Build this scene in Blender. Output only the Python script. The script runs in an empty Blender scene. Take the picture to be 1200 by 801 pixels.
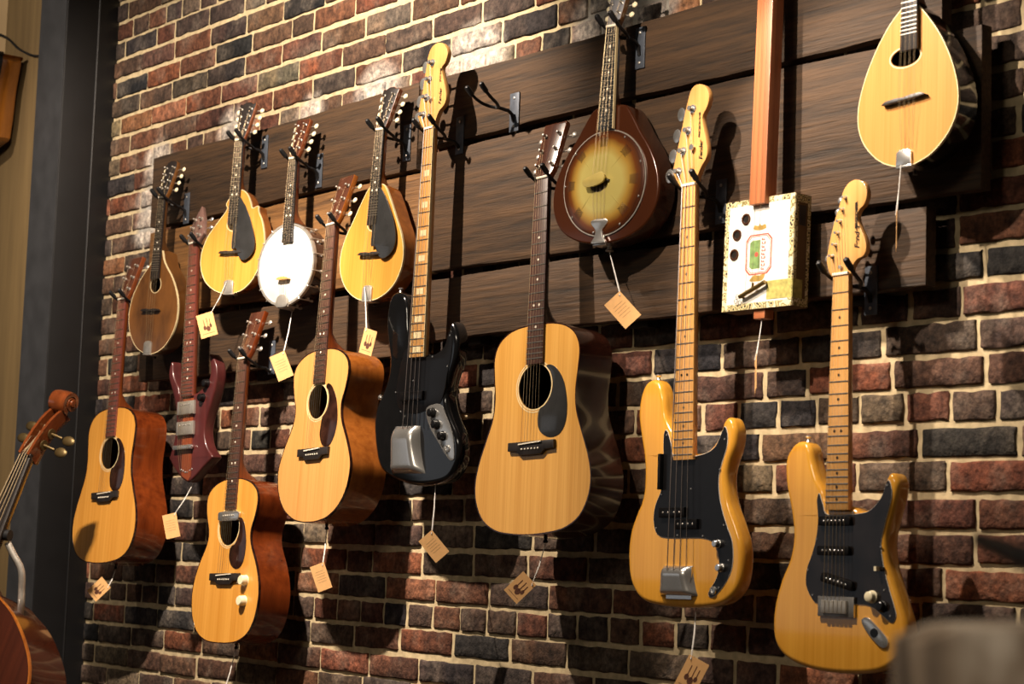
import bpy, bmesh, math, random
from mathutils import Vector, Matrix
from mathutils.geometry import tessellate_polygon
random.seed(7)
SC = bpy.context.scene
COL = SC.collection
PI = math.pi

def lin(r, g, b):
    f = lambda c: (c/255/12.92) if c/255 <= .04045 else ((c/255+.055)/1.055)**2.4
    return (f(r), f(g), f(b), 1.0)

# ------------------------------------------------------------------ camera, light, exposure
CAM = Vector((0.0, -3.149, 1.55))
cam_d = bpy.data.cameras.new('camera'); cam = bpy.data.objects.new('camera', cam_d); COL.objects.link(cam)
rt = Vector((0.62184, 0.78244, 0.03321)); dn = Vector((-0.06365, 0.09275, -0.99365)); fw = Vector((-0.78055, 0.61578, 0.10748))
M = Matrix((rt, -dn, -fw)).transposed().to_4x4(); M.translation = CAM
cam.matrix_world = M
cam_d.sensor_width = 36; cam_d.lens = 69; cam_d.clip_start = .05
cam_d.dof.use_dof = True; cam_d.dof.focus_distance = 5.0; cam_d.dof.aperture_fstop = 6.5
SC.camera = cam

SC.view_settings.view_transform = 'Standard'; SC.view_settings.look = 'None'
SC.view_settings.exposure = 0.0; SC.view_settings.gamma = 1.0; SC.view_settings.use_curve_mapping = False

W = bpy.data.worlds.new('dim shop'); SC.world = W; W.use_nodes = True
W.node_tree.nodes['Background'].inputs[0].default_value = (1.0, .80, .58, 1)
W.node_tree.nodes['Background'].inputs[1].default_value = 0.022

def spot(name, loc, aim, power, size, blend=.5, col=(1.0, .835, .675), rad=.022):
    d = bpy.data.lights.new(name, 'SPOT'); d.energy = power; d.color = col
    d.spot_size = math.radians(size); d.spot_blend = blend; d.shadow_soft_size = rad
    o = bpy.data.objects.new(name, d); COL.objects.link(o); o.location = loc
    o.rotation_euler = (Vector(aim)-Vector(loc)).to_track_quat('-Z', 'Y').to_euler()
    return o
spot('track_spot_right', (-2.92, -1.65, 3.35), (-2.98, 0, 2.46), 172, 44, .4)
spot('track_spot_middle', (-4.20, -1.50, 3.66), (-5.22, 0, 1.75), 410, 96, .4)
spot('track_spot_low', (-3.15, -1.25, 3.50), (-2.50, 0, 1.68), 260, 48, .35)
spot('fill_spot_lower_left', (-4.26, -1.52, 3.66), (-5.15, 0, 1.25), 330, 42, .5)  # added fill beside the middle spot, brightens the lower-left bricks
spot('track_spot_left', (-6.1, -2.6, 3.9), (-7.0, -.2, 2.7), 190, 60, .6)
spot('fill_spot_post', (-.55, -4.1, 3.7), (-.62, -2.3, 1.35), 130, 24, .5, (1.0, .88, .74))  # added lamp, put here only to brighten the near post
def area(name, loc, aim, power, sx, sy, col):
    d = bpy.data.lights.new(name, 'AREA'); d.energy = power; d.color = col; d.shape = 'RECTANGLE'; d.size = sx; d.size_y = sy
    o = bpy.data.objects.new(name, d); COL.objects.link(o); o.location = loc
    o.rotation_euler = (Vector(aim)-Vector(loc)).to_track_quat('-Z', 'Y').to_euler()
area('added_overhead_fill', (-2.2, -5.0, 4.0), (-3.2, 0, 1.6), 28, 1.6, .5, (1.0, .86, .68))  # added soft fill from overhead, raises the ambient level
area('added_reflection_light', (-10.2, -7.2, 2.2), (-3.5, -.5, 1.9), 10, 4.6, 2.2, (.90, .94, 1.0))  # added light panel, not a window; gives the chrome something to reflect

# ------------------------------------------------------------------ materials
def newmat(name):
    m = bpy.data.materials.new(name); m.use_nodes = True
    return m, m.node_tree, m.node_tree.nodes['Principled BSDF']
def setp(b, rough=.5, metal=0., coat=0., spec=.5):
    b.inputs['Roughness'].default_value = rough; b.inputs['Metallic'].default_value = metal
    b.inputs['Coat Weight'].default_value = coat; b.inputs['Coat Roughness'].default_value = .08
    b.inputs['Specular IOR Level'].default_value = spec
def plain(name, c, rough=.5, metal=0., coat=0., var=.12, scale=30, bump=0.):
    m, nt, b = newmat(name); setp(b, rough, metal, coat)
    tc = nt.nodes.new('ShaderNodeTexCoord'); n = nt.nodes.new('ShaderNodeTexNoise'); n.inputs['Scale'].default_value = scale
    n.inputs['Detail'].default_value = 4
    nt.links.new(tc.outputs['Object'], n.inputs['Vector'])
    r = nt.nodes.new('ShaderNodeValToRGB'); nt.links.new(n.outputs['Fac'], r.inputs[0])
    r.color_ramp.elements[0].position = .3; r.color_ramp.elements[1].position = .7
    r.color_ramp.elements[0].color = [x*(1-var) for x in c[:3]]+[1]; r.color_ramp.elements[1].color = [min(1, x*(1+var)) for x in c[:3]]+[1]
    nt.links.new(r.outputs[0], b.inputs['Base Color'])
    if bump:
        bp = nt.nodes.new('ShaderNodeBump'); bp.inputs['Strength'].default_value = bump; bp.inputs['Distance'].default_value = .004
        nt.links.new(n.outputs['Fac'], bp.inputs['Height']); nt.links.new(bp.outputs[0], b.inputs['Normal'])
    return m
def wood(name, dark, light, fine=(110, 110, 2.5), rough=.3, coat=.3, figure=None, bump=.0, contrast=(.32, .68)):
    """grain runs along the axis whose scale is smallest"""
    m, nt, b = newmat(name); setp(b, rough, 0, coat)
    N, L = nt.nodes, nt.links
    tc = N.new('ShaderNodeTexCoord'); oi = N.new('ShaderNodeObjectInfo')
    ad = N.new('ShaderNodeVectorMath'); ad.operation = 'ADD'
    sc = N.new('ShaderNodeVectorMath'); sc.operation = 'SCALE'; sc.inputs[0].default_value = (3.1, 1.7, 2.3)
    L.new(oi.outputs['Random'], sc.inputs['Scale']); L.new(tc.outputs['Object'], ad.inputs[0]); L.new(sc.outputs[0], ad.inputs[1])
    mp = N.new('ShaderNodeMapping'); mp.inputs['Scale'].default_value = fine; L.new(ad.outputs[0], mp.inputs[0])
    n1 = N.new('ShaderNodeTexNoise'); n1.inputs['Scale'].default_value = 1; n1.inputs['Detail'].default_value = 5; n1.inputs['Roughness'].default_value = .6
    L.new(mp.outputs[0], n1.inputs['Vector'])
    mp2 = N.new('ShaderNodeMapping'); mp2.inputs['Scale'].default_value = figure or [x*.16 for x in fine]; L.new(ad.outputs[0], mp2.inputs[0])
    n2 = N.new('ShaderNodeTexNoise'); n2.inputs['Scale'].default_value = 1; n2.inputs['Detail'].default_value = 3; L.new(mp2.outputs[0], n2.inputs['Vector'])
    mx = N.new('ShaderNodeMath'); mx.operation = 'MULTIPLY_ADD'; mx.inputs[1].default_value = .55
    L.new(n1.outputs['Fac'], mx.inputs[0])
    m2 = N.new('ShaderNodeMath'); m2.operation = 'MULTIPLY'; m2.inputs[1].default_value = .45; L.new(n2.outputs['Fac'], m2.inputs[0]); L.new(m2.outputs[0], mx.inputs[2])
    r = N.new('ShaderNodeValToRGB'); r.color_ramp.elements[0].position = contrast[0]; r.color_ramp.elements[1].position = contrast[1]
    r.color_ramp.elements[0].color = dark; r.color_ramp.elements[1].color = light
    L.new(mx.outputs[0], r.inputs[0]); L.new(r.outputs[0], b.inputs['Base Color'])
    if bump:
        bp = N.new('ShaderNodeBump'); bp.inputs['Strength'].default_value = bump; bp.inputs['Distance'].default_value = .006
        L.new(mx.outputs[0], bp.inputs['Height']); L.new(bp.outputs[0], b.inputs['Normal'])
    return m
MT = {}
MT['spruce'] = wood('amber spruce', lin(196, 138, 56), lin(226, 172, 88), (260, 260, 2.5), .28, .5)
MT['spruce_pale'] = wood('honey spruce', lin(190, 132, 66), lin(216, 162, 94), (240, 240, 2.5), .30, .4)
MT['spruce_gold'] = wood('golden spruce', lin(202, 136, 50), lin(228, 166, 76), (260, 260, 2.5), .25, .6)
MT['spruce_mandolin'] = wood('mandolin top spruce', lin(192, 128, 50), lin(214, 154, 70), (200, 200, 2.5), .22, .7)
MT['spruce_mandola'] = wood('pale mandola spruce', lin(186, 128, 66), lin(208, 152, 86), (200, 200, 2.5), .22, .7)
MT['mahogany'] = wood('red mahogany', lin(74, 28, 10), lin(128, 58, 22), (120, 40, 3), .22, .6)
MT['mahogany_light'] = wood('light mahogany', lin(116, 62, 22), lin(168, 100, 40), (120, 40, 3), .22, .6)
MT['rosewood'] = wood('dark rosewood', lin(30, 14, 10), lin(62, 32, 22), (90, 40, 3), .2, .7)
MT['neck_mahogany'] = wood('neck mahogany', lin(96, 44, 20), lin(150, 78, 36), (140, 140, 4), .3, .4)
MT['maple'] = wood('lacquered maple', lin(196, 140, 76), lin(220, 168, 102), (120, 120, 3), .25, .6)
MT['ash'] = wood('natural ash', lin(196, 132, 36), lin(224, 164, 62), (130, 130, 2.2), .16, .9, (20, 20, 1.6), 0, (.25, .7))
MT['ebony'] = wood('ebony', lin(26, 22, 20), lin(48, 42, 40), (120, 120, 3), .4, .0)
MT['fb_rosewood'] = wood('rosewood fingerboard', lin(52, 32, 26), lin(84, 54, 44), (150, 150, 3), .45, .1)
MT['fb_red'] = wood('reddish rosewood fingerboard', lin(92, 46, 38), lin(130, 70, 58), (150, 150, 3), .4, .2)
MT['head_dark'] = wood('dark head veneer', lin(58, 32, 24), lin(96, 58, 42), (110, 110, 3), .25, .6)
MT['head_mauve'] = wood('mauve brown head', lin(96, 72, 66), lin(140, 108, 98), (110, 110, 3), .25, .6)
MT['old_brown'] = wood('worn brown varnish', lin(44, 25, 12), lin(142, 92, 44), (16, 16, 5), .3, .5, (9, 9, 6), 0, (.3, .7))
MT['old_brown_side'] = wood('worn brown side varnish', lin(58, 34, 16), lin(120, 76, 32), (16, 16, 5), .3, .5)
MT['maroon'] = wood('satin maroon', lin(58, 22, 22), lin(86, 38, 36), (60, 60, 3), .35, .2)
MT['walnut_core'] = wood('walnut stripe', lin(90, 40, 24), lin(140, 70, 40), (140, 140, 3), .35, .2)
MT['cedar'] = wood('reddish cedar stick', lin(150, 84, 50), lin(196, 122, 78), (120, 120, 2.5), .45, .1)
MT['black_gloss'] = plain('gloss black lacquer', lin(14, 14, 15), .12, 0, .8)
MT['black_plastic'] = plain('black plastic', lin(15, 14, 15), .3, 0, 0)
MT['pearl_black'] = plain('smoky pearl pickguard', lin(26, 21, 19), .2, 0, .1, .6, 14)
MT['tortoise'] = plain('dark tortoise celluloid', lin(44, 24, 18), .15, 0, .6, .6, 40)
MT['slate'] = plain('dark slate pickguard', lin(46, 46, 46), .2, 0, .5, .15, 25)
MT['white_ply'] = plain('white plastic ply', lin(205, 200, 190), .4)
MT['ivory'] = plain('ivory button', lin(238, 226, 190), .3, 0, .3, .04)
MT['cream'] = plain('cream binding', lin(226, 206, 160), .35, 0, .3, .06)
MT['bone'] = plain('bone white', lin(232, 224, 204), .4, 0, .1, .05)
MT['chrome'] = plain('chrome', lin(226, 224, 220), .24, .88, 0, .03)
MT['nickel'] = plain('worn nickel', lin(196, 190, 180), .38, .72, 0, .12, 60)
MT['string'] = plain('wound string', lin(150, 132, 104), .45, .8, 0, .05)
MT['string_dark'] = plain('flat bass string', lin(120, 112, 108), .4, .8, 0, .05)
MT['fret'] = plain('fret wire', lin(200, 196, 186), .3, 1., 0, .03)
MT['iron'] = plain('grey forged iron', lin(78, 84, 94), .5, .3, 0, .25, 60)
MT['iron_black'] = plain('black iron rod', lin(26, 25, 26), .45, .3, 0, .2, 60)
MT['rubber'] = plain('black rubber', lin(20, 20, 22), .5)
MT['kraft'] = plain('kraft tag card', lin(222, 172, 112), .8, 0, 0, .05, 90)
MT['ink'] = plain('brown ink', lin(96, 58, 40), .9)
MT['thread'] = plain('white cotton string', lin(216, 212, 206), .9)
MT['headskin'] = plain('white drum head', lin(222, 220, 214), .55, 0, 0, .04, 12)
MT['dark_inside'] = plain('dark bare cavity wood', lin(60, 40, 24), .8)
MT['decal'] = plain('black head decal', lin(24, 18, 14), .4)
MT['red_glint'] = plain('dark garnet', lin(60, 20, 24), .2, .6)
MT['frost'] = plain('grey smoky patch', lin(120, 120, 124), .5)

# sunburst metal: painted colours radiating from a centre
def burst(name, cx, cz, rx, rz):
    m, nt, b = newmat(name); setp(b, .22, .25, .6)
    N, L = nt.nodes, nt.links
    tc = N.new('ShaderNodeTexCoord'); mp = N.new('ShaderNodeMapping')
    mp.inputs['Location'].default_value = (-cx/rx, 0, -cz/rz); mp.inputs['Scale'].default_value = (1/rx, 0, 1/rz)
    L.new(tc.outputs['Object'], mp.inputs[0])
    ln = N.new('ShaderNodeVectorMath'); ln.operation = 'LENGTH'; L.new(mp.outputs[0], ln.inputs[0])
    nz = N.new('ShaderNodeTexNoise'); nz.inputs['Scale'].default_value = 14; L.new(tc.outputs['Object'], nz.inputs['Vector'])
    ma = N.new('ShaderNodeMath'); ma.operation = 'MULTIPLY_ADD'; ma.inputs[1].default_value = .14; L.new(nz.outputs['Fac'], ma.inputs[0]); L.new(ln.outputs['Value'], ma.inputs[2])
    r = N.new('ShaderNodeValToRGB'); e = r.color_ramp.elements
    e[0].position = .58; e[0].color = lin(196, 180, 104); e[1].position = 1.15 if False else 1.0; e[1].color = lin(66, 32, 16)
    for p, c in ((.74, lin(176, 138, 60)), (.88, lin(110, 60, 22)), (1.0, lin(70, 34, 16))):
        q = e.new(p); q.color = c
    L.new(ma.outputs[0], r.inputs[0]); L.new(r.outputs[0], b.inputs['Base Color'])
    return m

# ------------------------------------------------------------------ mesh helpers
def area2(p): return sum(p[i][0]*p[(i+1) % len(p)][1]-p[(i+1) % len(p)][0]*p[i][1] for i in range(len(p)))
def ccw(p): return list(p) if area2(p) > 0 else list(p)[::-1]
def cr(pts, n=5, closed=True):
    out = []; N = len(pts)
    for i in range(N if closed else N-1):
        if closed: p0, p1, p2, p3 = pts[i-1], pts[i], pts[(i+1) % N], pts[(i+2) % N]
        else: p0, p1, p2, p3 = pts[max(i-1, 0)], pts[i], pts[i+1], pts[min(i+2, N-1)]
        for k in range(n):
            t = k/n
            out.append(tuple(.5*(2*b+(c-a)*t+(2*a-5*b+4*c-d)*t*t+(3*b-a-3*c+d)*t**3) for a, b, c, d in zip(p0, p1, p2, p3)))
    if not closed: out.append(tuple(pts[-1]))
    return out
def mm(pts): return [tuple(c/1000 for c in p) for p in pts]
def mirror(half):
    """half outline from the top centre down the right side to the bottom centre"""
    L = [(-x, z) for x, z in half[::-1] if x > 0]
    return list(half)+L
def offset(pts, d):
    N = len(pts); out = []
    for i in range(N):
        a, b, c = Vector(pts[i-1]), Vector(pts[i]), Vector(pts[(i+1) % N])
        e1 = (b-a); e2 = (c-b)
        n1 = Vector((e1.y, -e1.x)); n2 = Vector((e2.y, -e2.x))
        if n1.length > 0: n1.normalize()
        if n2.length > 0: n2.normalize()
        n = n1+n2
        if n.length < 1e-6: n = n1
        n.normalize()
        out.append((b.x+n.x*d, b.y+n.y*d))
    return out
def circle(cx, cz, r, n=32, rz=None): return [(cx+r*math.cos(2*PI*i/n), cz+(rz or r)*math.sin(2*PI*i/n)) for i in range(n)]
def tcap(bm, R, pts, mi=0):
    for t in tessellate_polygon([[Vector((x, z, 0)) for x, z in pts]]):
        try: bm.faces.new([R[i] for i in t]).material_index = mi
        except ValueError: pass
def ring_faces(bm, A, B, mi=0):
    n = len(A)
    for i in range(n):
        try:
            f = bm.faces.new((A[i], A[(i+1) % n], B[(i+1) % n], B[i])); f.material_index = mi
        except ValueError: pass
def cap(bm, R, mi=0, flip=False):
    try:
        f = bm.faces.new(R[::-1] if flip else R); f.material_index = mi
    except ValueError: pass
def prism(bm, pts, y0, y1, mi=0, bev=0., mi_side=None):
    pts = ccw(pts)
    rings = []
    if bev:
        for d, y in ((-bev, y0), (-bev*.3, y0+bev*.3), (0, y0+bev), (0, y1-bev), (-bev*.3, y1-bev*.3), (-bev, y1)):
            rings.append([bm.verts.new((x, y, z)) for x, z in offset(pts, d)])
    else:
        rings = [[bm.verts.new((x, y, z)) for x, z in pts] for y in (y0, y1)]
    for a, b in zip(rings, rings[1:]): ring_faces(bm, b, a, mi if mi_side is None else mi_side)
    if len(pts) < 9:
        cap(bm, rings[0], mi); cap(bm, rings[-1], mi if mi_side is None else mi_side, True)
    else:
        tcap(bm, rings[0], pts, mi); tcap(bm, rings[-1], pts, mi if mi_side is None else mi_side)
def roundbody(bm, pts, y0, y1, r, mi=0, seg=5):
    pts = ccw(pts); rings = []
    for k in range(seg+1):
        a = PI/2*k/seg; rings.append((-r*(1-math.sin(a)), y0+r*(1-math.cos(a))))
    for k in range(seg+1):
        a = PI/2*k/seg; rings.append((-r*(1-math.cos(a)), y1-r*(1-math.sin(a))))
    vs = [[bm.verts.new((x, y, z)) for x, z in offset(pts, d)] for d, y in rings]
    for a, b in zip(vs, vs[1:]): ring_faces(bm, b, a, mi)
    tcap(bm, vs[0], pts, mi); tcap(bm, vs[-1], pts, mi)
def holed(bm, outer, holes, y0, y1, mi=0):
    outer = ccw(outer); loops = [outer]+[ccw(h)[::-1] for h in holes]
    tris = tessellate_polygon([[Vector((x, z, 0)) for x, z in l] for l in loops])
    flat = [p for l in loops for p in l]
    F = [bm.verts.new((x, y0, z)) for x, z in flat]; B = [bm.verts.new((x, y1, z)) for x, z in flat]
    for t in tris:
        for S in (F, B):
            try:
                f = bm.faces.new([S[i] for i in t]); f.material_index = mi
            except ValueError: pass
    o = 0
    for l in loops:
        n = len(l); ring_faces(bm, B[o:o+n], F[o:o+n], mi); o += n
def shell(bm, pts, y0, y1, bulge=0.01, mi=0, steps=4, taper=0.):
    pts = ccw(pts); cx = sum(p[0] for p in pts)/len(pts); cz = sum(p[1] for p in pts)/len(pts)
    rings = [[bm.verts.new((x, y0, z)) for x, z in pts]]
    for k in range(1, 4):
        y = y0+(y1-y0)*k/3; s = 1-taper*(k/3)**2
        rings.append([bm.verts.new((cx+(x-cx)*s, y, cz+(z-cz)*s)) for x, z in pts])
    s0 = 1-taper
    for k in range(1, steps):
        s = (1-k/steps); rings.append([bm.verts.new((cx+(x-cx)*s*s0, y1+bulge*(1-s*s), cz+(z-cz)*s*s0)) for x, z in pts])
    for a, b in zip(rings, rings[1:]): ring_faces(bm, b, a, mi)
    c = bm.verts.new((cx, y1+bulge, cz)); R = rings[-1]
    for i in range(len(R)):
        f = bm.faces.new((R[(i+1) % len(R)], R[i], c)); f.material_index = mi
def tube(bm, pts, r, seg=8, mi=0, caps=True):
    pts = [Vector(p) for p in pts]; rings = []; up = None
    rr = r if isinstance(r, (list, tuple)) else [r]*len(pts)
    for i, p in enumerate(pts):
        t = (pts[min(i+1, len(pts)-1)]-pts[max(i-1, 0)])
        if t.length < 1e-9: t = Vector((0, 0, 1))
        t.normalize()
        if up is None: up = t.orthogonal().normalized()
        up = (up-t*up.dot(t))
        up = up.normalized() if up.length > 1e-6 else t.orthogonal().normalized()
        bn = t.cross(up)
        rings.append([bm.verts.new(p+(up*math.cos(2*PI*k/seg)+bn*math.sin(2*PI*k/seg))*rr[i]) for k in range(seg)])
    for a, b in zip(rings, rings[1:]): ring_faces(bm, a, b, mi)
    if caps: cap(bm, rings[0], mi, True); cap(bm, rings[-1], mi)
def lathe(bm, prof, o, ax, seg=16, mi=0):
    o = Vector(o); ax = Vector(ax).normalized(); u = ax.orthogonal().normalized(); w = ax.cross(u); rings = []
    for r, h in prof:
        rings.append([bm.verts.new(o+ax*h+(u*math.cos(2*PI*k/seg)+w*math.sin(2*PI*k/seg))*max(r, 1e-5)) for k in range(seg)])
    for a, b in zip(rings, rings[1:]): ring_faces(bm, a, b, mi)
    cap(bm, rings[0], mi, True); cap(bm, rings[-1], mi)
def box(bm, x0, x1, y0, y1, z0, z1, mi=0, bev=0.):
    prism(bm, [(x0, z0), (x1, z0), (x1, z1), (x0, z1)], y0, y1, mi, bev)
def ball(bm, c, rx, ry, rz, mi=0, seg=12):
    n = seg//2
    lat = []
    for i in range(1, n):
        a = PI*i/n; lat.append([bm.verts.new((c[0]+rx*math.sin(a)*math.cos(2*PI*k/seg), c[1]+ry*math.sin(a)*math.sin(2*PI*k/seg), c[2]+rz*math.cos(a))) for k in range(seg)])
    for a, b in zip(lat, lat[1:]): ring_faces(bm, b, a, mi)
    t = bm.verts.new((c[0], c[1], c[2]+rz)); d = bm.verts.new((c[0], c[1], c[2]-rz))
    for k in range(seg):
        bm.faces.new((lat[0][k], lat[0][(k+1) % seg], t)).material_index = mi
        bm.faces.new((lat[-1][(k+1) % seg], lat[-1][k], d)).material_index = mi
def obj(name, bm, mats, parent=None, loc=None, rot=None, sharp=38):
    bmesh.ops.recalc_face_normals(bm, faces=bm.faces[:])
    me = bpy.data.meshes.new(name); bm.to_mesh(me); bm.free()
    for m in (mats if isinstance(mats, (list, tuple)) else [mats]): me.materials.append(MT[m] if isinstance(m, str) else m)
    for p in me.polygons: p.use_smooth = True
    me.set_sharp_from_angle(angle=math.radians(sharp))
    o = bpy.data.objects.new(name, me); COL.objects.link(o)
    if parent is not None: o.parent = parent
    if loc is not None: o.location = loc
    if rot is not None: o.rotation_euler = rot
    return o
def NB(): return bmesh.new()
def tag(o, label, cat, group=None):
    o['label'] = label; o['category'] = cat
    if group: o['group'] = group
    return o
def empty(name, label, cat, loc=(0, 0, 0), group=None):
    o = bpy.data.objects.new(name, None); COL.objects.link(o); o.location = loc; o.empty_display_size = .05
    return tag(o, label, cat, group)
def struct(name, bm, mats, sharp=38):
    o = obj(name, bm, mats, sharp=sharp); o['kind'] = 'structure'; return o

# ------------------------------------------------------------------ the room
def brick_mat():
    m, nt, b = newmat('old mixed brick'); setp(b, .88, 0, 0, .25); N, L = nt.nodes, nt.links
    at = N.new('ShaderNodeAttribute'); at.attribute_name = 'tint'
    tc = N.new('ShaderNodeTexCoord')
    n1 = N.new('ShaderNodeTexNoise'); n1.inputs['Scale'].default_value = 22; n1.inputs['Detail'].default_value = 6; n1.inputs['Roughness'].default_value = .65
    n2 = N.new('ShaderNodeTexNoise'); n2.inputs['Scale'].default_value = 95; n2.inputs['Detail'].default_value = 4
    n3 = N.new('ShaderNodeTexNoise'); n3.inputs['Scale'].default_value = 9; n3.inputs['Detail'].default_value = 5
    for n in (n1, n2, n3): L.new(tc.outputs['Object'], n.inputs['Vector'])
    r1 = N.new('ShaderNodeValToRGB'); r1.color_ramp.elements[0].position = .3; r1.color_ramp.elements[1].position = .72
    r1.color_ramp.elements[0].color = (.38, .39, .43, 1); r1.color_ramp.elements[1].color = (1.6, 1.5, 1.42, 1)
    L.new(n1.outputs['Fac'], r1.inputs[0])
    mu = N.new('ShaderNodeMix'); mu.data_type = 'RGBA'; mu.blend_type = 'MULTIPLY'; mu.inputs['Factor'].default_value = 1
    L.new(at.outputs['Color'], mu.inputs['A']); L.new(r1.outputs[0], mu.inputs['B'])
    r3 = N.new('ShaderNodeValToRGB'); r3.color_ramp.elements[0].position = .5; r3.color_ramp.elements[1].position = .76
    r3.color_ramp.elements[0].color = (0, 0, 0, 1); r3.color_ramp.elements[1].color = (.8, .8, .8, 1)
    L.new(n3.outputs['Fac'], r3.inputs[0])
    m2 = N.new('ShaderNodeMath'); m2.operation = 'MULTIPLY'; L.new(r3.outputs[0], m2.inputs[0]); L.new(n2.outputs['Fac'], m2.inputs[1])
    wh = N.new('ShaderNodeMix'); wh.data_type = 'RGBA'; L.new(m2.outputs[0], wh.inputs['Factor']); L.new(mu.outputs['Result'], wh.inputs['A'])
    wh.inputs['B'].default_value = lin(150, 138, 124)
    L.new(wh.outputs['Result'], b.inputs['Base Color'])
    n4 = N.new('ShaderNodeTexNoise'); n4.inputs['Scale'].default_value = 60; n4.inputs['Detail'].default_value = 5; n4.inputs['Roughness'].default_value = .7; L.new(tc.outputs['Object'], n4.inputs['Vector'])
    r4 = N.new('ShaderNodeValToRGB'); r4.color_ramp.elements[0].position = .36; r4.color_ramp.elements[1].position = .66
    r4.color_ramp.elements[0].color = (.50, .50, .52, 1); r4.color_ramp.elements[1].color = (1.4, 1.36, 1.3, 1); L.new(n4.outputs['Fac'], r4.inputs[0])
    sp = N.new('ShaderNodeMix'); sp.data_type = 'RGBA'; sp.blend_type = 'MULTIPLY'; sp.inputs['Factor'].default_value = 1
    L.new(wh.outputs['Result'], sp.inputs['A']); L.new(r4.outputs[0], sp.inputs['B']); L.new(sp.outputs['Result'], b.inputs['Base Color'])
    bp = N.new('ShaderNodeBump'); bp.inputs['Strength'].default_value = .9; bp.inputs['Distance'].default_value = .008
    mh = N.new('ShaderNodeMath'); mh.operation = 'MULTIPLY_ADD'; mh.inputs[1].default_value = .5
    L.new(n2.outputs['Fac'], mh.inputs[0]); L.new(n1.outputs['Fac'], mh.inputs[2]); L.new(mh.outputs[0], bp.inputs['Height']); L.new(bp.outputs[0], b.inputs['Normal'])
    return m
MT['brick'] = brick_mat()
MT['mortar'] = plain('sandy lime mortar', (1, 1, 1), .95, 0, 0, .16, 40, .8)
def mortar_tint(m):
    nt = m.node_tree; b = nt.nodes['Principled BSDF']; r = b.inputs['Base Color'].links[0].from_socket
    r.node.color_ramp.elements[0].color = (.72, .70, .68, 1); r.node.color_ramp.elements[1].color = (1.12, 1.1, 1.08, 1)
    at = nt.nodes.new('ShaderNodeAttribute'); at.attribute_name = 'tint'
    mx = nt.nodes.new('ShaderNodeMix'); mx.data_type = 'RGBA'; mx.blend_type = 'MULTIPLY'; mx.inputs['Factor'].default_value = 1
    nt.links.new(at.outputs['Color'], mx.inputs['A']); nt.links.new(r, mx.inputs['B']); nt.links.new(mx.outputs['Result'], b.inputs['Base Color'])
mortar_tint(MT['mortar'])
MT['plaster'] = plain('beige plaster', lin(166, 142, 104), .9, 0, 0, .12, 4, .2)
MT['tan_board'] = wood('tan board', lin(96, 78, 48), lin(126, 104, 66), (30, 30, 2), .7, 0)
MT['steel_black'] = plain('black painted steel', lin(17, 17, 19), .5, 0, 0, .25, 10)
MT['steel_lit_front'] = plain('black steel with light painted in', lin(56, 57, 60), .55, 0, 0, .2, 14)  # grey paints in the light on the black column's front
MT['floor'] = wood('dark floorboards', lin(52, 36, 24), lin(92, 66, 44), (4, 60, 60), .45, .1)

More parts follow.
